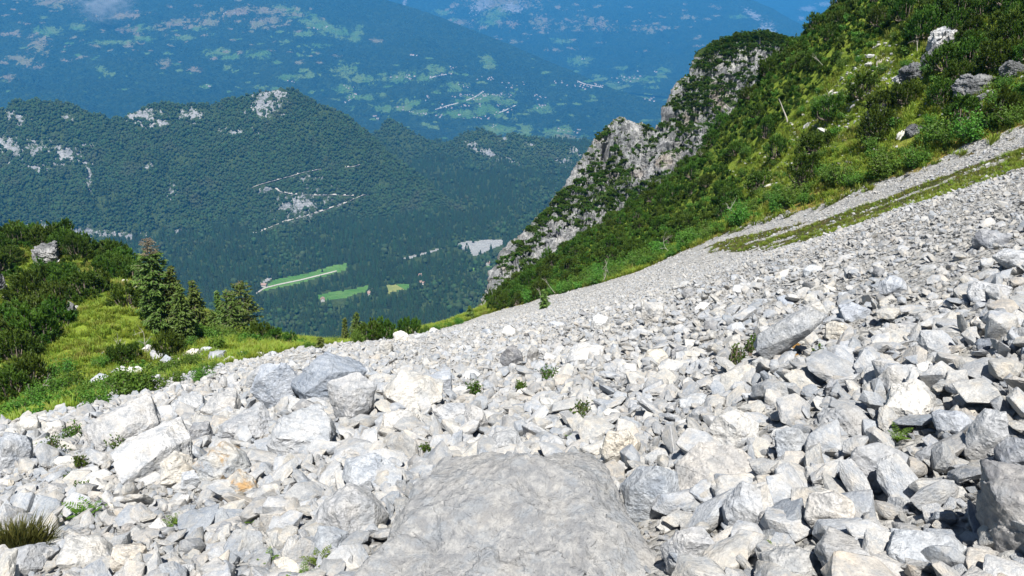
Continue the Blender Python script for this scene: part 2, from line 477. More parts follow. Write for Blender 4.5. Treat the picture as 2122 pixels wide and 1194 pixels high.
vs = scene.view_settings; vs.view_transform = 'Standard'; vs.look = 'None'; vs.exposure = EXPOSURE; vs.gamma = 1

def build_haze():
    x0, x1, y0, y1, z0, z1 = -17000, 17000, -400, 23500, -1500, 70
    V = [(x, y, z) for z in (z0, z1) for y in (y0, y1) for x in (x0, x1)]
    Q = [(0, 2, 3, 1), (4, 5, 7, 6), (0, 1, 5, 4), (2, 6, 7, 3), (0, 4, 6, 2), (1, 3, 7, 5)]
    m = bpy.data.materials.new('air'); m.use_nodes = True; nt = m.node_tree
    nt.nodes.remove(nt.nodes['Principled BSDF'])
    pv = nt.nodes.new('ShaderNodeVolumePrincipled')
    pv.inputs['Color'].default_value = (*HAZE_COLOR, 1); pv.inputs['Density'].default_value = HAZE_DENSITY
    pv.inputs['Anisotropy'].default_value = 0.0
    nt.links.new(pv.outputs[0], nt.nodes['Material Output'].inputs['Volume'])
    o = link('haze', mesh_np('haze', V, np.array(Q), m, False)); tag(o, 'blue summer haze filling the air over the valley', 'haze', kind='stuff')
build_haze()
scene.cycles.use_denoising = True
scene.cycles.max_bounces = 5; scene.cycles.diffuse_bounces = 1; scene.cycles.volume_bounces = 0; scene.cycles.transparent_max_bounces = 6
scene.cycles.use_adaptive_sampling = True; scene.cycles.adaptive_threshold = .01
scene.cycles.sample_clamp_indirect = 6

# ------------------------------------------------------------------ near ground: thin plate surface through measured points
H0 = 3.0
def T_plane(th, r, a=.40, b=.42):
    return -H0 / r - a * np.cos(th) + b * np.sin(th)

CTRL = []
def cp(*pts):
    for px, py, r in pts:
        th, T = pix_dir(px, py); CTRL.append((float(th), float(r), float(T)))
def cplane(thdeg, rs, a, b, h=H0):
    for d in thdeg:
        t = R(d)
        for r in rs: CTRL.append((t, r, float(-h / r - a * math.cos(t) + b * math.sin(t))))
cplane((8, 18, 28, 40), (1, 4, 9, 18, 30), .40, .42)
cplane((-40, -30, -20, -10), (1, 4, 9, 18), .36, .20)
cplane((-2,), (1, 4, 9, 18, 30), .385, .33)
# crest of the boulder ridge (edge of the scree)
cp((-300, 960, 28), (0, 890, 30), (150, 850, 34), (300, 812, 36), (450, 768, 38), (620, 728, 44), (720, 714, 60), (820, 700, 72), (900, 688, 86), (1000, 655, 100))
# edge of the vegetated slope
cp((1200, 598, 82), (1450, 505, 68), (1700, 425, 58), (1900, 350, 54), (2122, 262, 52), (2400, 165, 50))
# left: bank, grassy knoll, scrub hump
cp((0, 865, 44), (100, 805, 48), (300, 768, 50), (500, 728, 52), (600, 722, 58))
cp((120, 745, 56), (230, 634, 66), (340, 665, 62), (350, 722, 55), (450, 705, 60), (600, 716, 64), (150, 700, 60))
cp((270, 604, 74), (345, 675, 66), (0, 534, 92), (80, 514, 96), (180, 525, 93), (260, 566, 87), (310, 598, 82), (380, 655, 78), (430, 680, 76), (540, 695, 72), (620, 714, 68), (-300, 570, 92))
cp((0, 740, 60), (60, 660, 74), (100, 592, 86), (-200, 760, 60), (-250, 640, 78))
# falling away behind
cp((-200, 640, 150), (100, 600, 145), (300, 690, 130), (400, 730, 125), (540, 770, 120), (640, 790, 125), (760, 780, 130), (900, 745, 140), (980, 715, 150))
cp((640, 724, 66), (735, 708, 84), (820, 690, 92), (900, 676, 98), (960, 656, 106))
# vegetated slope on the right
cp((1050, 618, 132), (1100, 582, 135), (1200, 502, 128), (1330, 420, 118), (1480, 292, 110), (1560, 198, 104), (1650, 126, 98), (1760, 50, 94), (1900, -60, 92), (2122, -210, 90), (2450, -400, 88))
cp((1330, 505, 96), (1500, 425, 84), (1650, 310, 78), (1800, 205, 73), (2000, 85, 71), (2122, 25, 69), (2400, -80, 66))
cp((1080, 720, 165), (1330, 560, 160), (1500, 440, 150), (1650, 310, 150), (1900, 100, 150), (2300, -100, 150))
for d in (-40, -25, -12, 0, 12, 25, 40):
    CTRL.append((R(d), 300, -.70 if d < 5 else -.62)); CTRL.append((R(d), 700, -.80))

_C = np.array(CTRL); _SC = np.array([1.0, .55])
_X = np.stack([_C[:, 0] * 1.0, np.log(_C[:, 1]) * .55], 1)
_Yv = _C[:, 2] - T_plane(_C[:, 0], _C[:, 1])
def _phi(d2): return .5 * d2 * np.log(np.maximum(d2, 1e-12))
_n = len(_X)
_K = _phi(((_X[:, None] - _X[None]) ** 2).sum(-1)) + np.eye(_n) * 2e-4
_Pm = np.hstack([np.ones((_n, 1)), _X])
_A = np.block([[_K, _Pm], [_Pm.T, np.zeros((3, 3))]])
_sol = np.linalg.solve(_A, np.concatenate([_Yv, np.zeros(3)]))

def ground_z(x, y, detail=True):
    x = np.atleast_1d(np.asarray(x, float)); y = np.atleast_1d(np.asarray(y, float))
    r = np.maximum(np.hypot(x, y), .8); th = np.arctan2(x, y)
    tc = np.clip(th, R(-44), R(44)); rc = np.clip(r, 1, 700)
    out = np.empty(len(x))
    for i in range(0, len(x), 20000):
        s = slice(i, i + 20000)
        q = np.stack([tc[s], np.log(rc[s]) * .55], 1)
        K = _phi(((q[:, None] - _X[None]) ** 2).sum(-1))
        out[s] = K @ _sol[:_n] + _sol[_n] + q @ _sol[_n + 1:]
    z = r * (out + T_plane(th, r))
    if detail:
        P = np.stack([x, y, np.zeros_like(x)], 1)
        amp = sstep(2, 12, r)
        sc = scree_edge(th) - r
        on = sstep(-3, 3, sc)
        z = z + amp * (on * (.22 * fbm(P * .35, 4, 3) ) + (1 - on) * (.55 * fbm(P * .22, 5, 9) + .12 * fbm(P * 1.1, 3, 11)))
    return z

# outer edge of the scree as horizontal distance against azimuth
_EDGE = [(-700, 760, 27), (-300, 960, 28), (0, 890, 31), (150, 850, 35), (300, 812, 38), (450, 768, 40), (620, 728, 47), (720, 714, 62), (820, 700, 74), (900, 688, 88), (1000, 655, 101),
         (1200, 598, 82), (1450, 505, 68), (1700, 425, 58), (1900, 350, 54), (2122, 262, 52), (2400, 165, 50)]
_eth = np.array([float(pix_dir(a, b)[0]) for a, b, c in _EDGE]); _er = np.array([c for a, b, c in _EDGE], float)
_o = np.argsort(_eth); _eth = _eth[_o]; _er = _er[_o]
def scree_edge(th): return np.interp(th, _eth, _er)

def grass_mask(x, y, both=False):
    """1 on turf, 0 on bare stones; patches of turf along the upper scree edge and on the left bank"""
    r = np.hypot(x, y); th = np.arctan2(x, y)
    P = np.stack([x, y, 0 * x], 1)
    d = r - scree_edge(th)
    n = fbm(P * .16, 4, 21)
    g = sstep(-1.5, 2.0, d + n * 4.0)
    # mossy strips lie along the fall line just inside the upper right edge
    u = (x * .6 - y * .8); v = (x * .8 + y * .6)
    st = fbm(np.stack([u * .07, v * .45, 0 * x], 1), 4, 33)
    wide = sstep(R(12), R(24), th)
    band = sstep(-9 - 15 * wide, -6 - 9 * wide, d) * (1 - sstep(-4.0 - 1.5 * wide, -2.5 - 1.5 * wide, d)) * sstep(R(9), R(19), th)
    g2 = np.maximum(band * sstep(-.10, .10, st + .20 * wide + .5 * fbm(P * .9, 3, 35)), .62 * sstep(-3.5, -1, d) * sstep(R(4), R(14), th) * (fbm(P * .8, 4, 39) > .05))
    if both: return g, g2
    return np.maximum(g, g2)

def build_ground():
    thc = np.concatenate([np.linspace(-100, -44, 40)[:-1], np.linspace(-44, 44, 620), np.linspace(44, 100, 40)[1:]])
    th = np.radians(thc)
    r = np.concatenate([np.geomspace(.7, 150, 430), np.geomspace(152, 640, 60)])
    RR, TT = np.meshgrid(r, th, indexing='ij')
    x = (RR * np.sin(TT)).ravel(); y = (RR * np.cos(TT)).ravel()
    z = ground_z(x, y)
    g, herb = grass_mask(x, y, True)
    P = np.stack([x, y, z], 1)
    d = RR.ravel() - scree_edge(TT.ravel())
    dry = (1 - sstep(1.5, 6, np.abs(d - 1.5))) * .9 * sstep(R(-4), R(4), TT.ravel())
    F = grid_faces(len(r), len(th))[:, ::-1]
    me = mesh_np('ground', P, F, M['ground'], True, {'grass': np.maximum(g, herb), 'dry': dry, 'herb': herb * (g < .5)})
    o = link('ground', me); tag(o, 'pale limestone scree slope with turf along its edges', 'scree slope', kind='structure')
    return P, F
gP, gF = build_ground()
GBVH = BVHTree.FromPolygons([tuple(p) for p in gP.tolist()], gF.tolist())
CAM0 = Vector((0, 0, 0))
def ray(bvh, px, py):
    u = (px - 1061.0) / FPX; v = (597.0 - py) / FPX
    d = Vector((u, CP + v * SP, -SP + v * CP)).normalized()
    h = bvh.ray_cast(CAM0, d)
    return h[0], h[1], h[3]
def ground_hit(px, py):
    for k in range(60):
        h = ray(GBVH, px, py + k * 3)
        if h[0] is not None and h[0].length < 260: return h[0]
    return None

# ------------------------------------------------------------------ mountains: lofted between foot, crest and back
def interp_line(line, px):
    a = np.array(line, float); return [np.interp(px, a[:, 0], a[:, k]) for k in range(1, a.shape[1])]

def loft(name, crest, foot, x0, x1, nc, rows, back, back_drop, amp, fs, seed, mat, attr_fn=None, prof=1.0, gully=.8, jag=0.0):
    """crest: (px, py, r); foot: (px, r, z). rows on the face, then rows behind the crest."""
    px = np.linspace(x0, x1, nc)
    cy, cr = interp_line(crest, px)
    cy = cy + jag * fbm(np.stack([px * .045, 0 * px + seed, 0 * px], 1), 5, seed, .6)
    C = pix_pt(px, cy, cr)
    fr, fz = interp_line(foot, px)
    th = np.arctan2(C[:, 0], C[:, 1])
    Fp = np.stack([fr * np.sin(th), fr * np.cos(th), fz], 1)
    s = np.linspace(0, 1, rows)
    P = np.empty((rows + back, nc, 3))
    for i, q in enumerate(s):
        P[i, :, :2] = Fp[:, :2] * (1 - q) + C[:, :2] * q
        P[i, :, 2] = Fp[:, 2] + (C[:, 2] - Fp[:, 2]) * (q ** prof)
    bd = np.stack([np.sin(th), np.cos(th)], 1)
    for j in range(back):
        q = (j + 1) / back
        P[rows + j, :, :2] = C[:, :2] + bd * back_drop[0] * q
        P[rows + j, :, 2] = C[:, 2] - back_drop[1] * q ** 1.15
    nr = rows + back
    flat = P.reshape(-1, 3)
    n1 = fbm(flat * fs, 6, seed, .52)
    rg = fbm(flat * np.array([fs * 1.6, fs * 1.6, fs * .5]), 4, seed + 40, .5, ridged=True)
    sr = np.concatenate([s, np.ones(back)])
    w = np.repeat(np.sin(np.pi * np.clip(sr, 0, 1)) ** .7 * .95 + .05, nc)
    # silhouette kept: little displacement at the crest, free on the face
    disp = amp * (n1 * 1.0 - gully * rg)
    flat[:, 2] += disp * w + min(amp * .12, 12) * fbm(flat * fs * 9, 3, seed + 3) * np.repeat((sr > .9), nc)
    A = attr_fn(flat) if attr_fn else None
    F = grid_faces(nr, nc)
    me = mesh_np(name, flat, F, mat, True, A)
    return me, flat, F

def splats(P, items):
    """soft patches measured on the photograph: (px, py, half width px, half height px, angle deg)"""
    x, y, _ = to_pix(P)
    out = np.zeros(len(P))
    for it in items:
        cx, cy, a, b = it[:4]; an = R(it[4]) if len(it) > 4 else 0
        dx, dy = x - cx, y - cy
        u = dx * math.cos(an) + dy * math.sin(an); v = -dx * math.sin(an) + dy * math.cos(an)
        out = np.maximum(out, np.clip(1.15 - np.hypot(u / a, v / b) * .65, 0, 1))
    return out

C1 = [(-500, 280, 2450), (-100, 245, 2380), (0, 228, 2330), (25, 214, 2320), (50, 206, 2310), (95, 205, 2300), (140, 212, 2280), (175, 224, 2270), (215, 241, 2250), (255, 239, 2250), (290, 220, 2250), (330, 210, 2250), (385, 214, 2250),
      (440, 212, 2250), (480, 204, 2235), (515, 196, 2220), (545, 184, 2205), (580, 179, 2200), (605, 183, 2195), (640, 200, 2185), (680, 221, 2170), (720, 240, 2150), (760, 268, 2130), (800, 308, 2100), (860, 356, 2050), (940, 418, 1980), (1000, 466, 1900), (1060, 503, 1850), (1150, 545, 1800), (1300, 600, 1750)]
F1L = [(-500, 1660, -740), (0, 1700, -740), (300, 1730, -740), (600, 1770, -740), (800, 1830, -740), (1000, 1930, -740), (1150, 1980, -740), (1300, 2000, -740)]
STONE1 = [(550, 215, 45, 35, -35), (575, 195, 25, 12), (300, 242, 55, 20, 10), (330, 258, 35, 10, -10), (395, 240, 30, 14), (35, 245, 30, 12, 20), (140, 250, 14, 12, 40), (20, 305, 45, 22, 35), (80, 310, 30, 20), (135, 320, 35, 18), (75, 348, 45, 8, 5), (125, 345, 20, 6),
          (185, 370, 8, 30), (355, 400, 12, 16), (180, 303, 16, 12), (490, 275, 35, 8, 10), (150, 478, 110, 14, 7), (260, 492, 60, 10, 5), (70, 470, 45, 8), (380, 485, 30, 10, 20), (430, 490, 12, 5), (555, 395, 20, 8), (620, 425, 70, 30, -15), (640, 372, 30, 8), (310, 345, 12, 8), (180, 340, 12, 6), (430, 520, 35, 4, -6), (530, 268, 14, 6), (485, 520, 25, 15)]
C1 = [(a, b, c * 1.12) for a, b, c in C1]
me, m1P, m1F = loft('mountain', C1, F1L, -500, 1300, 640, 210, 50, (420, 330), 135, .0036, 5, M['mountain'], jag=9, gully=1.1, attr_fn=
                    lambda P: {'stone': splats(P, STONE1) * .62, 'meadow': np.zeros(len(P)), 'dryland': splats(P, [(290, 560, 30, 8), (560, 550, 50, 8), (500, 540, 30, 12)]) * .75}, prof=1.12)
tag(link('mountain', me), 'long forested mountain with pale limestone patches across the valley', 'mountain', kind='structure')
C2 = [(600, 420, 2700), (700, 330, 2680), (760, 285, 2660), (785, 268, 2650), (800, 245, 2650), (818, 247, 2650), (832, 258, 2650), (880, 287, 2650), (912, 300, 2640), (940, 284, 2620), (970, 270, 2600), (1000, 266, 2600), (1015, 272, 2600), (1040, 281, 2600), (1058, 276, 2600), (1090, 280, 2580), (1130, 290, 2550), (1165, 297, 2520), (1190, 300, 2500), (1212, 320, 2480), (1235, 365, 2450), (1300, 430, 2400), (1500, 560, 2300)]
F2L = [(600, 2350, -760), (900, 2250, -760), (1100, 2150, -760), (1300, 2150, -760), (1500, 2150, -760)]
STONE2 = [(1010, 318, 40, 10, 22), (1060, 340, 30, 10, 15), (1195, 308, 18, 12, 45), (1170, 335, 16, 12), (1040, 365, 8, 10), (1045, 288, 8, 5), (1030, 422, 30, 6, -5), (980, 300, 14, 8, 20), (1100, 300, 12, 5)]
C2 = [(a, b, c * 1.13) for a, b, c in C2]
me, m2P, m2F = loft('mountain', C2, F2L, 600, 1500, 400, 160, 40, (420, 340), 110, .0045, 12, M['mountain'], jag=8, gully=1.1, attr_fn=
                    lambda P: {'stone': splats(P, STONE2) * .62, 'meadow': np.zeros(len(P)), 'dryland': np.zeros(len(P))}, prof=1.1)
tag(link('mountain', me), 'wooded double peak with small pale crags behind the long mountain', 'mountain', kind='structure')

# valley floor
VALLEY_MEADOW = [[(535, 605), (572, 578), (640, 566), (690, 550), (722, 545), (716, 560), (660, 576), (600, 592)],
                 [(655, 612), (700, 603), (735, 598), (766, 591), (766, 608), (745, 606), (718, 618), (690, 622), (662, 622)],
                 [(798, 592), (845, 588), (868, 588), (850, 598), (806, 607)], [(968, 557), (985, 555), (985, 560), (970, 562)], [(1010, 552), (1040, 548), (1040, 552), (1012, 556)]]
VALLEY_DRY = [[(798, 591), (820, 590), (836, 600), (806, 607)]]
VALLEY_STONE = [[(940, 508), (965, 500), (1035, 496), (1050, 503), (1030, 512), (1012, 520), (985, 532), (962, 518)], [(535, 588), (560, 572), (572, 573), (540, 592)], [(808, 541), (860, 528), (905, 516), (935, 508), (900, 522), (850, 536)]]
def build_valley():
    th = np.radians(np.linspace(-46, 46, 520)); r = np.geomspace(620, 3200, 300)
    RR, TT = np.meshgrid(r, th, indexing='ij')
    x = (RR * np.sin(TT)).ravel(); y = (RR * np.cos(TT)).ravel()
    P = np.stack([x, y, 0 * x], 1)
    rr = RR.ravel(); tt = TT.ravel()
    # the near flank rises towards us; the right flank rises below the pinnacle
    z = -655 + 25 * fbm(P * .002, 4, 51) + 7 * fbm(P * .01, 4, 52)
    z += 190 * (1 - sstep(640, 1250, rr)) 
    z += 150 * sstep(R(0), R(12), tt) * (1 - sstep(1150, 1800, rr))
    P[:, 2] = z
    X, Y, _ = to_pix(P)
    me_ = np.zeros(len(P)); st = np.zeros(len(P)); dr = np.zeros(len(P))
    for p in VALLEY_MEADOW: me_ = np.maximum(me_, in_poly(X, Y, p))
    for p in VALLEY_STONE: st = np.maximum(st, in_poly(X, Y, p) * .85)
    for p in VALLEY_DRY: dr = np.maximum(dr, in_poly(X, Y, p) * 1.0)
    F = grid_faces(len(r), len(th))[:, ::-1]
    me = mesh_np('valley', P, F, M['mountain'], True, {'stone': 0 * st, 'bank': st, 'meadow': me_ * (1 - dr), 'dryland': dr})
    tag(link('valley', me), 'wooded valley floor with bright green meadows and a pale gravel bank', 'valley', kind='structure')
    return P, F
vP, vF = build_valley()

# far side
FZ = -1150
CF1 = [(-700, -60, 9800), (0, -40, 9400), (500, -42, 9200), (700, -32, 9000), (780, -8, 8800), (840, 10, 8600), (900, 30, 8400), (960, 54, 8200), (1060, 92, 7900), (1150, 132, 7600), (1270, 182, 7200), (1400, 222, 6900), (1500, 250, 6700), (1700, 300, 6500)]
FF1 = [(-700, 4700, FZ), (700, 4900, FZ), (1000, 5100, FZ), (1270, 5700, FZ), (1400, 6200, FZ), (1500, 6400, FZ), (1700, 6400, FZ)]
def far_meadows(n, seed, zone, size=(6, 20)):
    r = np.random.default_rng(seed); o = []
    while len(o) < n:
        x = r.uniform(zone[0], zone[2]); y = r.uniform(zone[1], zone[3])
        a = r.uniform(*size); o.append((x, y, a, a * r.uniform(.2, .38), r.normal(0, 9)))
    return o
GREEN = [(660, 50, 50, 13, 12), (690, 62, 40, 12, 12), (740, 70, 20, 14, -50), (630, 70, 25, 6), (590, 20, 40, 8, 8), (660, 95, 20, 6), (450, 110, 28, 9), (480, 118, 20, 7), (535, 112, 26, 8), (300, 80, 20, 6), (240, 88, 55, 5), (380, 78, 20, 7), (410, 58, 18, 6), (160, 57, 22, 8), (100, 65, 28, 10), (280, 60, 35, 7),
         (210, 145, 14, 8, 30), (470, 138, 12, 6), (715, 147, 25, 14), (640, 155, 10, 6), (1010, 126, 18, 12, 30), (905, 145, 22, 9), (830, 160, 40, 12, -8), (880, 162, 20, 10), (945, 180, 28, 10), (750, 165, 25, 9), (720, 185, 25, 10), (740, 202, 45, 7), (850, 215, 22, 10), (790, 222, 22, 10), (1000, 205, 60, 9, -8), (960, 235, 45, 10), (1020, 230, 40, 9, 20), (1120, 225, 24, 10), (1050, 212, 22, 7), (1030, 268, 40, 12, 5), (1090, 274, 16, 14, 50), (1160, 275, 35, 12), (1165, 288, 45, 12), (1210, 295, 45, 8), (1240, 298, 25, 8), (700, 265, 30, 5), (640, 250, 26, 6), (835, 225, 18, 8), (870, 232, 20, 7), (540, 180, 14, 5), (430, 178, 12, 5), (600, 160, 30, 6)]
DRYF = [(260, 33, 40, 7, -5), (370, 45, 45, 8, -12), (430, 45, 40, 9, -12), (480, 25, 60, 9, -6), (560, 22, 50, 9), (540, 48, 25, 12), (50, 128, 30, 12, 20), (30, 70, 20, 6), (90, 5, 55, 9, 12), (130, 0, 40, 6), (18, 160, 16, 8), (80, 95, 25, 20, 20), (340, 130, 12, 9), (400, 145, 14, 6), (265, 62, 20, 8), (620, 130, 12, 5), (570, 40, 10, 20), (1180, 283, 25, 9), (1110, 30, 30, 12), (1130, 60, 22, 14), (780, 85, 12, 6)]
me, f1P, f1F = loft('mountain', CF1, FF1, -700, 1700, 640, 260, 30, (900, 500), 190, .0011, 22, M['far'],
                    lambda P: {'stone': np.zeros(len(P)), 'meadow': splats(P, GREEN + far_meadows(130, 3, (560, 120, 1250, 290), (3, 11)) + far_meadows(90, 4, (0, 30, 700, 190), (3, 9))), 'dryland': splats(P, DRYF + far_meadows(90, 5, (0, 0, 700, 130), (4, 11))) * .9}, prof=1.0)
tag(link('mountain', me), 'broad blue wooded slope dotted with meadows and hamlets beyond the valley', 'mountain', kind='structure')
CF2 = [(600, -40, 14500), (760, -45, 14000), (1000, -60, 13500), (1300, -45, 13000), (1480, -14, 12600), (1560, 0, 12200), (1600, 16, 12000), (1640, 40, 11700), (1700, 72, 11300), (1760, 100, 11000), (1900, 160, 10500)]
FF2 = [(600, 9200, FZ), (1000, 8600, FZ), (1250, 8200, FZ), (1500, 7600, FZ), (1700, 7400, FZ), (1900, 7400, FZ)]
GREEN2 = [(1200, 125, 25, 10), (1160, 85, 20, 6), (1025, 30, 40, 18, -40), (1270, 180, 22, 10), (1320, 165, 40, 7), (1215, 180, 30, 10), (1380, 145, 18, 5), (1530, 35, 18, 5), (920, 25, 20, 6), (940, 42, 12, 5)]
STONEF2 = [(838, 5, 4, 22, 12), (1590, 80, 18, 30), (1000, 10, 25, 12, -30), (1060, 15, 25, 10), (1560, 30, 20, 6, 30)]
me, f2P, f2F = loft('mountain', CF2, FF2, 600, 1900, 420, 220, 20, (1200, 600), 330, .0008, 31, M['far'],
                    lambda P: {'stone': splats(P, STONEF2) * .8, 'meadow': splats(P, GREEN2 + far_meadows(50, 8, (1120, 130, 1400, 240), (5, 16))), 'dryland': splats(P, [(1120, 45, 25, 16), (1060, 50, 20, 10), (1240, 50, 40, 12, 10), (1340, 60, 30, 8), (950, 48, 30, 8), (1040, 5, 70, 16)] + far_meadows(90, 9, (900, 0, 1500, 110), (4, 12))) * .85}, prof=1.0)
tag(link('mountain', me), 'hazy blue mountain flank with ochre clearings behind the hamlets', 'mountain', kind='structure')
CF3 = [(1200, -70, 21000), (1500, -60, 20500), (1700, -50, 20000), (1900, -50, 20000), (2300, -60, 20000)]
FF3 = [(1200, 14500, FZ), (1700, 13000, FZ), (2300, 12500, FZ)]
me, f3P, f3F = loft('mountain', CF3, FF3, 1200, 2300, 220, 120, 10, (1500, 600), 220, .0006, 44, M['far'],
                    lambda P: {'stone': splats(P, [(1675, 18, 14, 5), (1710, 8, 14, 4), (1660, 38, 6, 4)]), 'meadow': np.zeros(len(P)), 'dryland': np.zeros(len(P))}, prof=1.0)
tag(link('mountain', me), 'faintest bright blue mountain face seen above the pine skyline', 'mountain', kind='structure')
def build_far_floor():
    th = np.radians(np.linspace(-46, 46, 200)); r = np.geomspace(2700, 13500, 140)
    RR, TT = np.meshgrid(r, th, indexing='ij')
    x = (RR * np.sin(TT)).ravel(); y = (RR * np.cos(TT)).ravel(); rr = RR.ravel()
    P = np.stack([x, y, 0 * x], 1)
    P[:, 2] = -700 + (FZ + 700) * sstep(2700, 4300, rr) - 12 + 30 * fbm(P * .0012, 4, 61)
    F = grid_faces(len(r), len(th))[:, ::-1]
    me = mesh_np('valley', P, F, M['far'], True, {'stone': np.zeros(len(P)), 'meadow': splats(P, GREEN2 + GREEN + far_meadows(60, 18, (1100, 150, 1400, 300), (5, 16))), 'dryland': np.zeros(len(P))})
    tag(link('valley', me), 'deep far valley floor with villages under blue haze', 'valley', kind='structure')
    return P, F
ffP, ffF = build_far_floor()

def mkbvh(*pfs):
    V = []; F = []; n = 0
    for P, Fc in pfs:
        V += [tuple(p) for p in np.asarray(P).tolist()]; F += (np.asarray(Fc) + n).tolist(); n += len(P)
    return BVHTree.FromPolygons(V, F)
MBVH = mkbvh((m1P, m1F), (m2P, m2F), (vP, vF))
FBVH = mkbvh((f1P, f1F), (f2P, f2F), (ffP, ffF))

# ------------------------------------------------------------------ rock pinnacle
CC = [(1000, 660, 168), (1030, 600, 170), (1040, 535, 172), (1058, 506, 174), (1080, 490, 176), (1110, 462, 180), (1140, 430, 184), (1160, 402, 187), (1180, 375, 190), (1200, 343, 192), (1220, 318, 194), (1243, 284, 196), (1265, 262, 198), (1285, 247, 199), (1300, 254, 199), (1330, 264, 199), (1350, 274, 198), (1362, 278, 198), (1372, 262, 199), (1380, 232, 201), (1392, 200, 203), (1412, 175, 205), (1436, 152, 207),
      (1450, 118, 209), (1468, 98, 211), (1495, 84, 213), (1530, 73, 215), (1580, 70, 217), (1620, 76, 219), (1660, 88, 221), (1720, 120, 222), (1800, 160, 224)]
def build_cliff():
    nc, rows, back = 720, 420, 40
    px = np.linspace(1000, 1800, nc)
    cy, cr = interp_line(CC, px)
    cy = cy + 7 * fbm(np.stack([px * .035, 0 * px, 0 * px], 1), 5, 77, .62)
    C = pix_pt(px, cy, cr)
    th = np.arctan2(C[:, 0], C[:, 1])
    fr = cr - 34
    foot = pix_pt(px, np.interp(px, [1000, 1040, 1150, 1300, 1450, 1550, 1640, 1800], [760, 700, 640, 560, 470, 400, 330, 260]), fr)
    s = np.linspace(0, 1, rows)
    P = np.empty((rows + back, nc, 3))
    for i, q in enumerate(s):
        qq = q
        P[i] = foot * (1 - qq) + C * qq
        # steep wall above a leaning apron
        P[i, :, :2] += (np.stack([np.sin(th), np.cos(th)], 1) * (6.0 * np.sin(np.pi * q) * np.where(q > .5, 1, .6)))
    bd = np.stack([np.sin(th), np.cos(th)], 1)
    for j in range(back):
        q = (j + 1) / back
        P[rows + j, :, :2] = C[:, :2] + bd * 40 * q; P[rows + j, :, 2] = C[:, 2] - 60 * q ** 1.3
    flat = P.reshape(-1, 3)
    G = flat.reshape(rows + back, nc, 3)
    dn = np.cross(np.gradient(G, axis=1), np.gradient(G, axis=0)); dn /= np.linalg.norm(dn, axis=2)[..., None] + 1e-9
    dn = dn.reshape(-1, 3)
    if (dn[:, 1].mean() > 0): dn = -dn
    ridge = fbm(flat * np.array([.11, .11, .05]), 4, 81, .55, ridged=True)
    d1, d2 = cellular(flat * np.array([.16, .16, .10]), 83)
    e1, e2 = cellular(flat * np.array([.45, .45, .26]), 85)
    f1 = fbm(flat * .5, 4, 86)
    sr = np.concatenate([s, np.ones(back)])
    w = np.repeat(np.clip(1.15 - sr * .85, .28, 1), nc)
    g1, g2 = cellular(flat * np.array([1.0, 1.0, .5]), 87)
    crk = fbm(flat * np.array([.55, .55, .10]), 4, 92, .6, ridged=True)
    disp = w * (3.0 * ridge + 4.6 * np.minimum(d2 - d1, .5) + 2.6 * np.minimum(e2 - e1, .45) + 1.0 * np.minimum(g2 - g1, .4) + 2.6 * crk + 1.2 * f1 - 3.4)
    # ledges
    led = np.mod(flat[:, 2] * .22 + .9 * fbm(flat * .06, 3, 88), 1.0)
    disp += w * .9 * sstep(.0, .8, led)
    # dark cave slot
    X, Y, _ = to_pix(flat)
    cav = np.exp(-(((X - 1253 - (Y - 330) * -.10) / 7.0) ** 2 + ((Y - 325) / 24.0) ** 2))
    disp -= 6.0 * cav
    flat = flat + dn * disp[:, None]
    G = flat.reshape(rows + back, nc, 3)
    nn = np.cross(np.gradient(G, axis=1), np.gradient(G, axis=0)); nn /= np.linalg.norm(nn, axis=2)[..., None] + 1e-9
    nz = np.abs(nn[..., 2]).ravel()
    big = fbm(flat * .075, 4, 90); med = fbm(flat * .35, 4, 91)
    X, Y, _ = to_pix(flat)
    cyv = np.interp(X, px, cy)
    cap = np.exp(-np.abs(Y - cyv) / 14.0) * sstep(1430, 1520, X) * 1.0
    low = 0
    veg = .30 + .85 * (nz - .42) + 1.15 * big + .42 * med + cap + low - .05 + .10 * sstep(1380, 1460, X)
    veg = np.where(cav > .25, 0, veg)
    veg = np.clip(veg, 0, 1)
    F = grid_faces(rows + back, nc)
    me = mesh_np('cliff', flat, F, M['cliff'], True, {'veg': veg})
    tag(link('cliff', me), 'pale craggy limestone pinnacle and cliff flecked with dark scrub', 'cliff', kind='structure')
    return flat, F, veg, nn.reshape(-1, 3)
cP, cF, cVeg, cN = build_cliff()
# ------------------------------------------------------------------ stones
import bmesh
_ICO = {}
def ico(n):
    if n not in _ICO:
        bm = bmesh.new(); bmesh.ops.create_icosphere(bm, subdivisions=n, radius=1)
        V = np.array([v.co[:] for v in bm.verts]); F = np.array([[v.index for v in f.verts] for f in bm.faces]); bm.free()
        _ICO[n] = (V / np.linalg.norm(V, axis=1)[:, None], F)
    return _ICO[n]

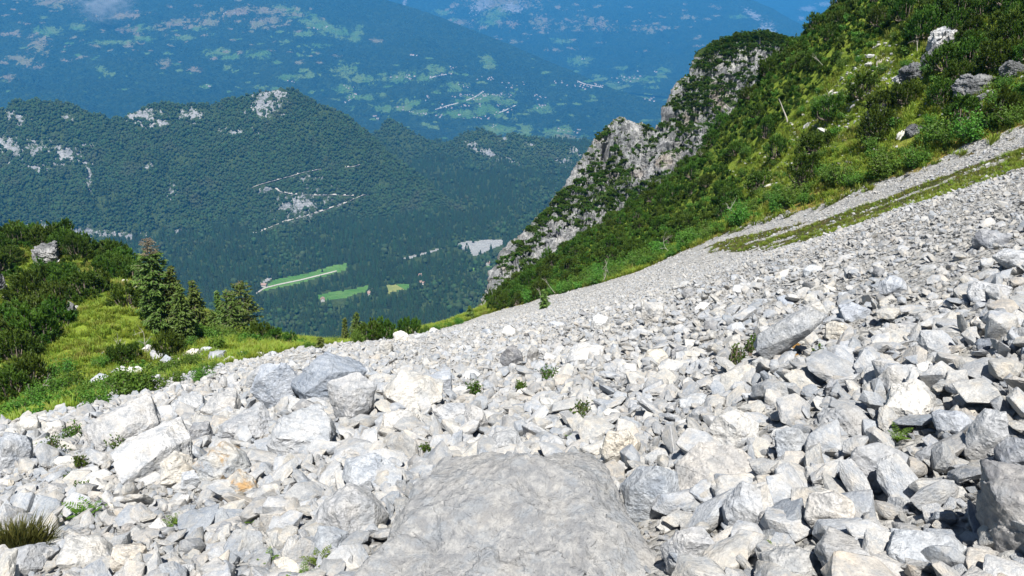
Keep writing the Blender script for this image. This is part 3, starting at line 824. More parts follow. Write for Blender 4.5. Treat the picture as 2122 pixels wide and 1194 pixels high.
def unit(v): return v / (np.linalg.norm(v, axis=-1, keepdims=True) + 1e-9)
def rock_shape(seed, sub, planes=13, dims=(1, .8, .6), rough=.085, chip=.09, strata=0.0, pts=None, boxy=None):
    """a broken angular block: hull of scattered corners, worn edges, fracture relief; half extents = dims"""
    r = np.random.default_rng(seed)
    if boxy is None: boxy = r.choice([.6, .75, .9, 1.0])
    if pts is None:
        n = r.normal(size=(planes, 3)); n /= np.linalg.norm(n, axis=1)[:, None]
        for _ in range(14):
            d = n[:, None] - n[None]; q = (d ** 2).sum(-1) + np.eye(planes)
            n += .03 * (d / (q ** 1.5)[..., None]).sum(1); n /= np.linalg.norm(n, axis=1)[:, None]
        n = np.sign(n) * np.abs(n) ** boxy
        pts = n / np.linalg.norm(n, axis=1)[:, None] ** .6 * r.uniform(.72, 1.12, planes)[:, None]
    pts = np.asarray(pts, float); pts = pts / np.abs(pts).max(0) * np.asarray(dims)
    sz = float(np.cbrt(np.prod(dims)))
    bm = bmesh.new()
    for p in pts: bm.verts.new(p)
    res = bmesh.ops.convex_hull(bm, input=list(bm.verts))
    bmesh.ops.delete(bm, geom=[v for v in bm.verts if not v.link_faces], context='VERTS')
    bmesh.ops.dissolve_limit(bm, angle_limit=R(9), verts=list(bm.verts), edges=list(bm.edges))
    if sub >= 3:
        bmesh.ops.bevel(bm, geom=list(bm.edges) + list(bm.verts), offset=sz * {3: .05, 4: .04, 5: .03, 6: .022}[sub], offset_type='OFFSET', segments=1, profile=.5, affect='EDGES', clamp_overlap=True)
    bmesh.ops.triangulate(bm, faces=list(bm.faces))
    tgt = {2: 9, 3: .55, 4: .17, 5: .085, 6: .042}[sub] * sz
    for _ in range(7):
        le = [e for e in bm.edges if e.calc_length() > tgt * 1.45]
        if not le: break
        bmesh.ops.subdivide_edges(bm, edges=le, cuts=1, use_grid_fill=False)
        bmesh.ops.triangulate(bm, faces=[f for f in bm.faces if len(f.verts) > 3])
    bm.normal_update()
    V = np.array([v.co[:] for v in bm.verts]); Nn = np.array([v.normal[:] for v in bm.verts])
    bm.verts.index_update(); F = np.array([[v.index for v in f.verts] for f in bm.faces]); bm.free()
    off = r.uniform(-50, 50, 3)
    if sub >= 3:
        Dn = unit(unit(V) + Nn * .8) * sz
        d1, d2 = cellular(V / sz * 1.5 + off, seed % 97)
        V0 = V.copy()
        V = V + Dn * (chip * np.minimum(d1 - .6, .2))[:, None] * 1.2
        if sub >= 4:
            # stepped fracture planes, bedding, pits
            ax = unit(r.normal(size=3) * np.array([.6, .6, 1]))
            t = V0 @ ax / sz * 2.6 + .9 * fbm(V0 / sz * .9 + off, 3, 7)
            V = V - Dn * (chip * .55 * (np.mod(t, 1) - .5))[:, None]
            e1, e2 = cellular(V0 / sz * 4.5 + off, seed % 89 + 3)
            V = V + Dn * (chip * .35 * (e1 - .5))[:, None]
            V = V + Dn * (rough * .55 * fbm(V0 / sz * 3.2 + off, 4, seed % 83, .55))[:, None]
            V = V + Dn * (rough * .30 * fbm(V0 / sz * 11 + off, 3, seed % 71, .6, ridged=True))[:, None]
            if strata:
                t = V0 @ ax / sz * 6 + .5 * fbm(V0 / sz * 1.3 + off, 3, 9)
                V = V - Dn * (strata * 1.2 * (1 - sstep(.0, .3, np.abs(np.mod(t, 1) - .5) * 2)))[:, None]
    return V, F

def rock_mesh(name, seed, sub, mat, **k):
    V, F = rock_shape(seed, sub, **k)
    return mesh_np(name, V, F, mat, sub > 2, sharp=24 if sub < 5 else 30)

ROCKPIX = []          # (px, py, half width px, label) of stones that stand as objects
def put_rock(px, py, wpx, hpx, mat, label, seed, tiltdeg=0, depth=.85, sub=4, sink=.28, planes=13, name='boulder', turn=None, lift=0, group='boulders of the scree', **k):
    """py is the foot of the stone on the ground as the photograph shows it"""
    g = ground_hit(px, py)
    if g is None: return None
    d = g.y * CP - g.z * SP
    W = wpx * d / FPX; Hh = hpx * d / FPX / max(.55, math.cos(PITCH - .05))
    # visible height + buried share
    dims = (W / 2, W / 2 * depth, Hh / 2 * (1 + sink))
    me = rock_mesh(name, seed, sub, M[mat], dims=dims, planes=planes, **k)
    o = link(name, me)
    fwd = Vector((g.x, g.y, 0)).normalized()
    c = g + fwd * (W * depth * .33)
    c.z = float(ground_z(c.x, c.y)[0])
    o.location = (c.x, c.y, c.z + Hh / 2 * (1 - sink) + lift * W)
    az = math.atan2(fwd.x, fwd.y)
    o.rotation_euler = Euler((R(random.uniform(-6, 6)), R(tiltdeg), -az + (R(turn) if turn is not None else 0)), 'XYZ')
    tag(o, label, 'rock', group)
    ROCKPIX.append((px, py - hpx / 2, max(wpx, hpx * .8) / 2, label))
    return o

def top_planes(*l): return (np.array([a for a, b in l], float), np.array([b for a, b in l], float))

# --- the stones one can point at
SLAB = put_rock(1052, 1294, 650, 212, 'rock_slab', 'giant lichen-speckled grey slab, the largest boulder, at the bottom of the scree', 11, tiltdeg=1, depth=.95, sub=6, sink=.0, planes=12, rough=.12, chip=.13, strata=.016, lift=.05,
         pts=[(-.46, .16, .46), (-.22, .34, .76), (-.04, .40, .93), (.20, .42, 1.0), (.50, .26, .86), (.80, .08, .46), (1, -.45, -.10), (1, -.9, -.6), (.64, -.95, .12), (-1, -.45, -.26), (-.98, -.6, -.55), (-.76, -.02, .18), (-.5, .95, .1), (.7, .95, .2), (-.55, -1, -.52), (.2, -1, -.12), (-.7, -.8, -1), (.8, -.9, -1), (.8, .9, -1), (-.7, .9, -1)])
put_rock(1345, 1075, 125, 118, 'rock_white', 'bright white block leaning on the right side of the giant grey slab', 12, -8, sub=5, chip=.03)
put_rock(1425, 1192, 120, 105, 'rock_blue', 'long grey block tilted down beside the lower right of the giant slab', 13, 34, depth=.7, sub=5)
put_rock(2108, 1158, 250, 175, 'rock_dark', 'big dark purplish grey boulder half in shade at the edge of the scree', 14, sub=6, rough=.07)
put_rock(1880, 878, 112, 76, 'rock_white', 'pale boulder with a dark hollow and a fern beneath it', 15, 8, sub=5)
put_rock(1515, 940, 112, 78, 'rock_cream', 'cream coloured boulder with smooth lit top and shaded left end', 16, -4, sub=5)
put_rock(1640, 950, 92, 58, 'rock', 'blocky pale grey boulder just right of the cream coloured one', 17, 10, sub=5)
put_rock(1748, 918, 120, 70, 'rock', 'flat topped layered grey boulder below the pale one with the hollow', 18, 0, sub=5, strata=.03)
put_rock(1622, 752, 172, 50, 'rock_blue', 'smooth blue-grey slab leaning uphill with rusty moss on its corner', 19, -44, depth=.45, sub=5, planes=14, boxy=.5, rough=.04, chip=.035, sink=.2, lift=.24)
put_rock(1580, 770, 62, 28, 'rock_blue', 'small flat grey stone at the foot of the leaning blue-grey slab', 20)
put_rock(1358, 762, 54, 38, 'rock_cream', 'rounded creamy pink boulder standing clear on grey stones', 21, planes=22, chip=.02)
put_rock(1408, 752, 40, 34, 'rock_dark', 'dark shaded stone beside the rounded creamy pink boulder', 22)
put_rock(1354, 668, 52, 42, 'rock_cream', 'pale blocky boulder with a dark cleft near the fine scree', 23)
put_rock(1243, 684, 40, 30, 'rock_white', 'rounded white boulder at the lower margin of the fine scree', 24, planes=18)
put_rock(1425, 618, 30, 20, 'rock_dark', 'lone dark boulder lying on the fine scree', 25)
put_rock(765, 1012, 112, 62, 'rock_white', 'white angular boulder above the left shoulder of the giant slab', 26, 8, sub=5, chip=.03)
put_rock(1050, 955, 95, 58, 'rock', 'broad pale grey boulder directly above the giant slab', 27, -6, sub=5, strata=.02)
put_rock(1283, 968, 85, 84, 'rock_cream', 'tall pale block above the right shoulder of the giant slab', 28, 6, sub=5)
put_rock(690, 828, 170, 100, 'rock_blue', 'dome shaped grey boulder with bedding lines at the crest of the left heap', 29, 6, sub=5, strata=.02)
put_rock(590, 846, 112, 112, 'rock_blue', 'tall light grey slab standing on end at the crest of the left heap', 30, -22, depth=.6, sub=5, strata=.015)
put_rock(738, 874, 124, 116, 'rock_blue', 'dark faced triangular grey boulder right of the dome shaped one', 31, 12, sub=5, strata=.02)
put_rock(850, 852, 150, 80, 'rock', 'wide rough pale boulder in the middle of the scree', 32, 0, sub=5, rough=.07)
put_rock(832, 902, 88, 58, 'rock', 'rounded grey boulder below the wide rough pale one', 33, sub=5)
put_rock(268, 922, 160, 74, 'rock', 'broad pale grey boulder on the left edge of the heap', 34, -10, sub=5, rough=.06)
put_rock(335, 984, 150, 82, 'rock', 'big sloping grey boulder above the yellowish block', 35, -16, sub=5, strata=.012)
put_rock(418, 925, 62, 52, 'rock_dark', 'split grey boulder with a dark open cleft', 36, 18)
put_rock(512, 920, 132, 62, 'rock_blue', 'low layered grey boulder overhanging a black gap', 37, -4, strata=.04, sub=5)
put_rock(630, 948, 150, 84, 'rock_blue', 'steep grey boulder with a brownish lower face', 38, 4, sub=5, strata=.015)
put_rock(378, 1008, 90, 72, 'rock_cream', 'yellowish lichen covered block left of the orange stained boulder', 39, 6, sub=5)
put_rock(470, 1000, 120, 78, 'rock_ochre', 'grey boulder with bright orange rust stain on its face', 40, -4, sub=5)
put_rock(500, 1034, 88, 52, 'rock_ochre', 'cream stone with an orange top below the rust stained boulder', 41, 14)
put_rock(402, 1014, 52, 36, 'rock_white', 'small white block at the foot of the yellowish block', 42)
put_rock(78, 1066, 78, 36, 'rock_white', 'flat white boulder above the clump of brown sedge', 43, -6)
put_rock(120, 1068, 34, 26, 'rock_cream', 'cream stone touching the flat white boulder', 44)
put_rock(735, 1122, 185, 112, 'rock_blue', 'big rough grey boulder left of the giant slab', 45, -14, sub=5, rough=.06)
put_rock(688, 1152, 84, 56, 'rock', 'rounded grey block under the big rough boulder left of the giant slab', 46, 8)
put_rock(40, 975, 88, 72, 'rock', 'rugged grey boulder at the left end of the heap', 47, 10, sub=5)
put_rock(62, 905, 52, 40, 'rock_white', 'white rock standing on turf at the left margin', 48)
put_rock(120, 905, 50, 34, 'rock_white', 'second white rock on the turf at the left margin', 49)
put_rock(1480, 1020, 170, 84, 'rock_blue', 'broad bluish bedrock slab right of the bright white block', 50, -6, sub=5, strata=.02, sink=.5)
put_rock(1535, 1110, 100, 104, 'rock', 'upright pitted pale block below the broad bluish slab', 51, 6, sub=5)
put_rock(1588, 1112, 56, 56, 'rock', 'small block leaning on the upright pitted one', 52, 12)
put_rock(1712, 1110, 108, 92, 'rock', 'domed pale grey boulder with a rough front', 53, sub=5, planes=16)
put_rock(1815, 1020, 130, 84, 'rock_blue', 'bluish grey boulder with a broad sloping face', 54, 14, sub=5)
put_rock(1912, 985, 58, 72, 'rock_blue', 'leaning bluish slab on top of the sloping faced boulder', 55, 24, depth=.6)
put_rock(1905, 1198, 170, 78, 'rock_white', 'pale layered boulder at the bottom beside the dark purplish one', 56, -12, sub=5, strata=.03)
put_rock(2028, 960, 76, 124, 'rock', 'tall pointed grey block on the steep right edge of the scree', 57, 10, depth=.7, sub=5)
put_rock(2095, 985, 90, 84, 'rock_dark', 'dark rough block above the big purplish boulder', 58, sub=5)
put_rock(1970, 905, 90, 52, 'rock_blue', 'layered bluish stone left of the tall pointed block', 59, -8)
put_rock(1728, 710, 56, 44, 'rock_cream', 'cubic pale boulder right of the leaning blue-grey slab', 60)
put_rock(1690, 668, 66, 46, 'rock', 'blocky grey boulder with a dark side above the cubic pale one', 61, 8)
put_rock(1770, 666, 72, 34, 'rock_blue', 'long low blue-grey boulder on the upper scree', 62)
put_rock(2042, 628, 82, 40, 'rock', 'rounded grey boulder on the upper right of the scree', 63)
put_rock(1850, 612, 62, 36, 'rock_blue', 'dark sided blue boulder on the upper scree', 64)
put_rock(2050, 515, 72, 36, 'rock_dark', 'dark jagged boulder at the top of the coarse stones', 65)
put_rock(2100, 560, 90, 44, 'rock_blue', 'pale blue-grey boulder under the dark jagged one', 66)
put_rock(1058, 760, 66, 46, 'rock_dark', 'dark tilted slab with a shaded hollow in mid scree', 67, 24, depth=.6)
put_rock(1104, 750, 28, 34, 'rock_dark', 'narrow upright dark stone right of the tilted slab', 68, 8)
put_rock(1215, 755, 92, 38, 'rock', 'long grey boulder with a shaded underside in mid scree', 69)
put_rock(800, 738, 34, 32, 'rock', 'pointed grey boulder on the scree crest', 70, 8)
put_rock(832, 708, 40, 22, 'rock_white', 'white boulder pair on the crest against the dark valley', 71)
put_rock(935, 886, 84, 54, 'rock', 'grey slab standing over a black gap in mid scree', 72, 32, depth=.6)
put_rock(985, 900, 66, 60, 'rock', 'blocky grey boulder next to the slab over the black gap', 73)
put_rock(970, 750, 14, 11, 'rock_ochre', 'small bright orange stone in mid scree', 74)
put_rock(1862, 815, 90, 56, 'rock', 'pale block with jagged shaded left side above the hollow boulder', 75, 12)
put_rock(540, 806, 66, 44, 'rock_blue', 'small tilted slab left of the tall slab standing on end', 90, -20, depth=.6)
put_rock(470, 868, 96, 54, 'rock', 'broken grey block between the layered boulder and the turf', 91, -14, sub=5)
put_rock(395, 862, 80, 44, 'rock_blue', 'flat bluish slab at the turf edge of the heap', 92, 10)
put_rock(640, 872, 76, 44, 'rock_dark', 'dark slab wedged below the tall slab standing on end', 93, 18, depth=.6)
put_rock(905, 812, 74, 40, 'rock_blue', 'bluish slab above the wide rough pale boulder', 94, -12)
put_rock(60, 1192, 120, 60, 'rock_blue', 'low bluish boulder below the sedge clump', 76, -6)
put_rock(180, 1180, 130, 58, 'rock', 'grey boulder pile top at the lower left', 77, 6)
put_rock(270, 1178, 84, 54, 'rock_cream', 'brownish cream boulder at the lower left', 78, -8)
put_rock(600, 1098, 40, 36, 'rock_dark', 'dark pointed stone below the fern patch', 79, 14)
put_rock(1750, 1205, 150, 80, 'rock', 'pale boulder cut off by the bottom of the view', 80, 10, sub=5)
put_rock(1630, 1215, 150, 70, 'rock', 'grey layered boulder beside the one cut off below', 81, -8, sub=5, strata=.02)

# --- further loose boulders: shared shapes, each placed for itself
TONES = ['rock', 'rock', 'rock', 'rock_blue', 'rock_blue', 'rock_white', 'rock_cream', 'rock_dark']
VAR = {}
for ti, tone in enumerate(sorted(set(TONES))):
    for j in range(9):
        rr_ = np.random.default_rng(900 + ti * 10 + j)
        VAR[tone, j] = rock_mesh('boulder', 300 + ti * 20 + j, 4, M['block_' + tone], dims=(1, rr_.uniform(.5, .9), rr_.uniform(.34, .72)), planes=int(rr_.integers(8, 18)), rough=.10, chip=.11, strata=rr_.choice([0, 0, .02, .04]))
WORD = {'rock': 'grey', 'rock_blue': 'bluish', 'rock_white': 'white', 'rock_cream': 'cream', 'rock_dark': 'dark'}
SHORT = [(p[0], p[1], p[2], p[3]) for p in ROCKPIX]
def near_label(px, py, adj, noun):
    best = min(SHORT, key=lambda s: math.hypot(s[0] - px, (s[1] - py) * 1.3) - s[2] * .4)
    dx, dy = px - best[0], py - best[1]
    if abs(dx) > abs(dy) * 1.2: rel = 'right of' if dx > 0 else 'left of'
    else: rel = 'below' if dy > 0 else 'above'
    t = best[3].split()
    # keep the noun phrase that the landmark starts with
    stop = next((i for i, w_ in enumerate(t) if w_ in ('at', 'with', 'on', 'in', 'lying', 'standing', 'leaning', 'above', 'below', 'beside', 'just', 'under', 'near', 'directly', 'half', 'right', 'left', 'over', 'overhanging', 'next', 'touching', 'tilted', 'cut', 'of', 'against')), len(t))
    if stop < 3: stop = min(len(t), 6)
    if t[min(stop, len(t) - 1)] == 'with': stop = min(len(t), stop + 4)
    return f'{adj} {noun} {rel} the ' + ' '.join(t[:min(stop, 8)])
def scree_here(px, py):
    g = ground_hit(px, py)
    if g is None: return None
    r = math.hypot(g.x, g.y); th = math.atan2(g.x, g.y)
    if r > float(scree_edge(th)) - 1.2: return None
    if float(grass_mask(np.array([g.x]), np.array([g.y]))[0]) > .5: return None
    return g
rb = random.Random(5); used = {}; nb = 0; tries = 0
FINE = [(1000, 660), (1200, 640), (1400, 600), (1600, 560), (1800, 530), (2000, 500), (2122, 470)]
while nb < 138 and tries < 9000:
    tries += 1
    px = rb.uniform(-40, 2160); py = rb.uniform(560, 1230)
    wpx = rb.choice([44, 50, 56, 62, 70, 80, 92]) * rb.uniform(.85, 1.15) * (1 if py > 880 else (.82 if py > 760 else .62))
    fy = np.interp(px, [a for a, b in FINE], [b for a, b in FINE])
    if py < fy + 15: continue
    g = scree_here(px, py)
    if g is None: continue
    if any(math.hypot((q[0] - px) / (q[2] + wpx * .42), (q[1] - py + wpx * .25) / (q[2] * .8 + wpx * .35)) < 1 for q in ROCKPIX): continue
    tone = rb.choice(TONES); me = VAR[tone, rb.randrange(9)]
    d = g.y * CP - g.z * SP; s = wpx * d / FPX / 2
    o = link('boulder', me); hz = me.vertices and float(max(v.co.z for v in list(me.vertices)[::16])) or .6
    o.scale = (s, s * rb.uniform(.8, 1.1), s * rb.uniform(.85, 1.15))
    o.location = (g.x, g.y, g.z + s * hz * rb.uniform(.25, .5))
    o.rotation_euler = (R(rb.gauss(-10, 14)), R(rb.gauss(0, 16)), rb.uniform(0, 6.28))
    size = 'small' if wpx < 36 else ('large' if wpx > 62 else 'middling')
    lab = near_label(px, py, size + ' ' + WORD[tone], rb.choice(['block', 'stone', 'rock']))
    k = used.get(lab, 0); used[lab] = k + 1
    if k: lab = ['next', 'another', 'further', 'fourth', 'fifth', 'sixth', 'seventh', 'eighth'][min(k - 1, 7)] + ' ' + lab
    tag(o, ' '.join(lab.split()[:16]), 'rock', 'boulders of the scree')
    ROCKPIX.append((px, py - wpx * .25, wpx / 2, lab)); nb += 1
print('boulders', nb, tries)

# ------------------------------------------------------------------ scattering of what nobody would count
def scatter_group(variants):
    c = bpy.data.collections.new('scatter_source')
    for i, me in enumerate(variants):
        o = bpy.data.objects.new('source_%03d' % i, me); c.objects.link(o)
    return c
def gn_scatter(name, P, rot, scl, idx, variants, label, cat):
    me = bpy.data.meshes.new(name); n = len(P)
    me.vertices.add(n); me.vertices.foreach_set('co', np.ascontiguousarray(P, np.float32).ravel())
    for k, a in (('rot', rot), ('scl', scl)):
        at = me.attributes.new(k, 'FLOAT_VECTOR', 'POINT'); at.data.foreach_set('vector', np.ascontiguousarray(a, np.float32).ravel())
    at = me.attributes.new('idx', 'INT', 'POINT'); at.data.foreach_set('value', np.asarray(idx, np.int32))
    me.update()
    o = link(name, me); tag(o, label, cat, kind='stuff')
    ng = bpy.data.node_groups.new('scatter', 'GeometryNodeTree')
    ng.interface.new_socket('Geometry', in_out='INPUT', socket_type='NodeSocketGeometry')
    ng.interface.new_socket('Geometry', in_out='OUTPUT', socket_type='NodeSocketGeometry')
    gi = ng.nodes.new('NodeGroupInput'); go = ng.nodes.new('NodeGroupOutput')
    ip = ng.nodes.new('GeometryNodeInstanceOnPoints'); ci = ng.nodes.new('GeometryNodeCollectionInfo')
    ci.inputs['Collection'].default_value = scatter_group(variants)
    ci.inputs['Separate Children'].default_value = True; ci.inputs['Reset Children'].default_value = True
    ip.inputs['Pick Instance'].default_value = True
    L = ng.links.new
    def na(k, t):
        nd = ng.nodes.new('GeometryNodeInputNamedAttribute'); nd.data_type = t; nd.inputs['Name'].default_value = k
        return nd.outputs['Attribute']
    er = ng.nodes.new('FunctionNodeEulerToRotation')
    L(na('rot', 'FLOAT_VECTOR'), er.inputs[0]); L(er.outputs[0], ip.inputs['Rotation'])
    L(na('scl', 'FLOAT_VECTOR'), ip.inputs['Scale']); L(na('idx', 'INT'), ip.inputs['Instance Index'])
    L(ci.outputs[0], ip.inputs['Instance']); L(gi.outputs[0], ip.inputs['Points']); L(ip.outputs[0], go.inputs[0])
    md = o.modifiers.new('scatter', 'NODES'); md.node_group = ng
    return o

def build_rubble():
    r = np.random.default_rng(77)
    var = []
    for j in range(10): var.append(rock_mesh('stone', 500 + j, 4 if j < 3 else 3, M['rubble'], dims=(1, r.uniform(.6, .95), r.uniform(.34, .7)), planes=int(r.integers(8, 15)), rough=.09, chip=.10, strata=float(r.choice([0, .03]))))
    for j in range(10): var.append(rock_mesh('stone', 540 + j, 2, M['rubble'], dims=(1, r.uniform(.6, .95), r.uniform(.42, .75)), planes=int(r.integers(8, 12)), rough=.03))
    Ps, Ss, Is = [], [], []
    def band(r0, r1, dens, med, sig, hi, lo_th=-40, hi_th=40, cap=.6):
        A = .5 * (r1 ** 2 - r0 ** 2) * R(hi_th - lo_th)
        n = int(A * dens)
        rr = np.sqrt(r.uniform(r0 ** 2, r1 ** 2, n)); th = np.radians(r.uniform(lo_th, hi_th, n))
        x = rr * np.sin(th); y = rr * np.cos(th)
        k = (rr < scree_edge(th) + 1.5)
        gm = grass_mask(x, y); k &= (gm < .45) | (r.random(n) < .05)
        # coarse below, even fine stones high up on the right
        s = med * np.exp(r.normal(0, sig, n))
        cl = fbm(np.stack([x * .25, y * .25, 0 * x], 1), 3, 5)
        s *= np.clip(1 + 1.1 * cl, .45, 1.8)
        s = np.clip(s, .02, cap)
        x, y, s, rr = x[k], y[k], s[k], rr[k]
        z = ground_z(x, y)
        X, Y, d = to_pix(np.stack([x, y, z], 1))
        kk = ((X > -120) & (X < 2242) & (Y < 1420)) | (rr < 30)
        fy = np.interp(X, [a for a, b in FINE], [b for a, b in FINE])
        up = Y < fy
        s = s * (.45 + .55 * np.clip((Y - fy) / 260, 0, 1))      # coarse below, finer towards the upper margin
        s = np.where(up, np.minimum(s, .070 + .10 * r.random(len(s)) ** 4), s)
        # the slab has a bare gap round its foot
        lx, ly = x - SLAB.location.x, y - SLAB.location.y
        kk &= ~((np.abs(lx) < 1.5) & (np.abs(ly) < 1.25) & (s > .055))
        x, y, z, s, rr = x[kk], y[kk], z[kk], s[kk], rr[kk]
        Ps.append(np.stack([x, y, z + s * r.uniform(.05, .8, len(s))], 1)); Ss.append(s)
        Is.append(r.integers(0, 10, len(s)) if hi else r.integers(10, 20, len(s)))
    band(1.6, 9, 75, .070, .58, True, -75, 75, cap=.24)
    band(1.6, 9, 80, .026, .35, False, -75, 75)
    band(9, 18, 62, .080, .62, True, -62, 62, cap=.29)
    band(9, 18, 60, .034, .35, False, -50, 50)
    band(18, 34, 46, .098, .60, True, -48, 48, cap=.32)
    band(18, 34, 55, .052, .35, False)
    band(34, 64, 12, .135, .50, False, cap=.34)
    band(34, 64, 48, .078, .32, False)
    band(64, 112, 19, .10, .40, False, -16, 40, cap=.3)
    P = np.vstack(Ps); S = np.concatenate(Ss); I = np.concatenate(Is); n = len(P)
    rot = np.stack([r.normal(-.12, .48, n), r.normal(0, .48, n), r.uniform(0, 6.283, n)], 1)
    scl = S[:, None] * r.uniform(.7, 1.3, (n, 3)) * np.array([1.12, 1.0, .85])
    print('rubble', n, SLAB.location, SLAB.dimensions)
    gn_scatter('rubble', P, rot, scl, I, var, 'loose pale limestone rubble covering the whole scree', 'rubble')
build_rubble()
# ------------------------------------------------------------------ plants

def pine_shrub(seed, rad=1.6, hgt=1.7, lobes=16, shoots=12, cards=9, cw=.085, cl=.30):
    """mountain pine: arching stems from one root, upright brushes of needles in plumes"""
    r = np.random.default_rng(seed); mb = MB(); st = MB()
    for i in range(lobes):
        a = 2.4 * i + r.normal(0, .35); q = math.sqrt((i + .5) / lobes) * r.uniform(.85, 1.1)
        b = np.array([math.cos(a) * rad * q * .82, math.sin(a) * rad * q * .82, hgt * (.20 + .72 * math.sqrt(max(0, 1 - min(q, 1) ** 2))) * r.uniform(.75, 1.12)])
        if i % 3 == 2:
            q = r.uniform(.72, 1.05); b = np.array([math.cos(a) * rad * q * .85, math.sin(a) * rad * q * .85, hgt * r.uniform(.10, .34)])
        base = np.array([r.normal(0, .1), r.normal(0, .1), -.15])
        mid = b * np.array([.72, .72, .28]); low = b * np.array([.35, .35, .10])
        st.tube([base, low, mid, b * np.array([.95, .95, .62]), b], [.07, .06, .045, .03, .012], 5)
        lr = rad * r.uniform(.17, .30)
        d = unit(r.normal(size=(shoots, 3)) + np.array([0, 0, .5]))
        p = b + d * lr * np.array([1, 1, 1.5]) * r.uniform(.35, 1.0, (shoots, 1))
        p[:, 2] = np.maximum(p[:, 2], .05)
        out = unit(np.array([b[0], b[1], 0]) + 1e-6)
        ax = unit(d * .45 + out * .35 + np.array([0, 0, .95]) + r.normal(0, .18, (shoots, 3)))
        C = np.repeat(p, cards, 0); A = np.repeat(ax, cards, 0)
        t = np.tile(np.linspace(-.5, .5, cards), shoots)
        D = unit(A + r.normal(0, .42, C.shape))
        C = C + A * (t * cl * .9)[:, None] + D * cl * .2
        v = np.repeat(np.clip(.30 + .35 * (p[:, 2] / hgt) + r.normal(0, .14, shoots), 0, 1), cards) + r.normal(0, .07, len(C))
        mb.cards(C, D, cw * r.uniform(.7, 1.3, len(C)), cl * r.uniform(.7, 1.2, len(C)), v, seed + i)
    return mb.mesh('foliage', M['mugo'], False), st.mesh('stem', M['bark'])

def leafy_shrub(seed, rad=1.0, hgt=1.3, stems=20, leaves=75, cw=.11, cl=.17, mat='shrub'):
    r = np.random.default_rng(seed); mb = MB(); st = MB()
    for i in range(stems):
        a = r.uniform(0, 6.283); q = math.sqrt(r.random())
        tip = np.array([math.cos(a) * rad * q, math.sin(a) * rad * q, hgt * (1.05 - .45 * q * q) * r.uniform(.65, 1.1)])
        base = np.array([math.cos(a) * .15 * q, math.sin(a) * .15 * q, -.1])
        m1 = base * .5 + tip * np.array([.45, .45, .5])
        st.tube([base, m1, tip], [.025, .018, .006], 4)
        t = r.uniform(.25, 1.08, leaves)[:, None]
        c = (1 - t) ** 2 * base + 2 * t * (1 - t) * m1 + t ** 2 * tip + r.normal(0, .13 * rad, (leaves, 3)) * (.5 + t)
        c[:, 2] = np.maximum(c[:, 2], .03)
        D = unit(r.normal(size=c.shape) + np.array([0, 0, .45]))
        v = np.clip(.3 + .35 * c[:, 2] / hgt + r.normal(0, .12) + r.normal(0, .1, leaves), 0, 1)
        mb.cards(c, D, cw * r.uniform(.6, 1.3, leaves), cl * r.uniform(.6, 1.3, leaves), v, seed * 31 + i)
    return mb.mesh('foliage', M[mat], False), st.mesh('stem', M['bark'])

def conifer(name, seed, h, wid, loc, label, clear=.06, droop=.25, dead=0.0, sparse=1.0, lean=0.0, mat='larch', group='larches and small conifers by the knoll', tall=.75):
    """tapered trunk, whorls of limbs, sprays of needles along every limb"""
    r = np.random.default_rng(seed); root = empty('larch_tree' if mat == 'larch' else 'spruce_tree', loc)
    tr = MB(); cr = MB(); de = MB()
    hs = np.linspace(0, 1, 9)
    tx = lean * h * hs ** 1.5 + .03 * h * np.sin(hs * 5 + seed) * hs; ty = .02 * h * np.sin(hs * 4 + 2 * seed) * hs
    tr.tube(np.stack([tx, ty, hs * h - .2], 1), np.maximum(.018 * h * (1 - hs * .96), .012), 7)
    z = clear * h
    while z < h * .985:
        q = z / h
        prof = (1 - q) ** tall * (1 - math.exp(-(q - clear * .5) * 9)) * wid / 2 * 1.15
        nb_ = max(3, int(round((6.5 * sparse) * (1 - .35 * q))))
        a0 = r.uniform(0, 6.283)
        cx, cy = np.interp(q, hs, tx), np.interp(q, hs, ty)
        for k in range(nb_):
            if r.random() > .93: continue
            a = a0 + k * 6.283 / nb_ + r.normal(0, .25)
            L = max(.12, prof * r.uniform(.6, 1.18))
            d = np.array([math.cos(a), math.sin(a), 0])
            t = np.linspace(0, 1, 5)[:, None]
            rise = .35 * q - droop * (1 - q)
            pts = np.array([cx, cy, z + r.normal(0, .05)]) + d * L * t + np.array([0, 0, 1]) * (L * (rise * t - .18 * t * t + .14 * t ** 3))
            tr.tube(pts, np.linspace(.010 * h ** .5 + .008, .004, 5), 4)
            n = int(max(5, L * 15 * sparse))
            tt = r.uniform(.12, 1.04, n) ** .8
            c = np.stack([np.interp(tt, np.linspace(0, 1, 5), pts[:, j]) for j in range(3)], 1)
            side = np.array([-d[1], d[0], 0])
            off = r.normal(0, 1, n) * .22 * L ** .6 * (1.1 - tt * .7)
            c = c + side * off[:, None] + np.array([0, 0, 1]) * (-np.abs(off) * .35 - r.random(n) * .10)[:, None]
            D = unit(d * .7 + side * np.sign(off)[:, None] * .6 + np.array([0, 0, -.25]) + r.normal(0, .3, c.shape))
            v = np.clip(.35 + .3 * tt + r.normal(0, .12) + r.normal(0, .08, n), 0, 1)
            m = de if q > 1 - dead else cr
            m.cards(c, D, (.05 if m is de else .13) * r.uniform(.7, 1.3, n), (.26 if m is de else .40) * r.uniform(.7, 1.25, n), v, int(r.integers(1e6)))
        z += h * .030 * r.uniform(.8, 1.2) + .05
    o = link('trunk', tr.mesh('trunk', M['bark']), root)
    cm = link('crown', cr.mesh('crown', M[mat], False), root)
    if dead: tag(link('crown_top', de.mesh('crown_top', M['deadneedle'], False), root), 'dead brown crown top')
    tag(root, label, 'tree', group)
    return root

def at_ground(px, py, r=None):
    if r is not None:
        th, _ = pix_dir(px, py); x, y = r * math.sin(th), r * math.cos(th)
        return Vector((x, y, float(ground_z(x, y)[0])))
    return ground_hit(px, py)

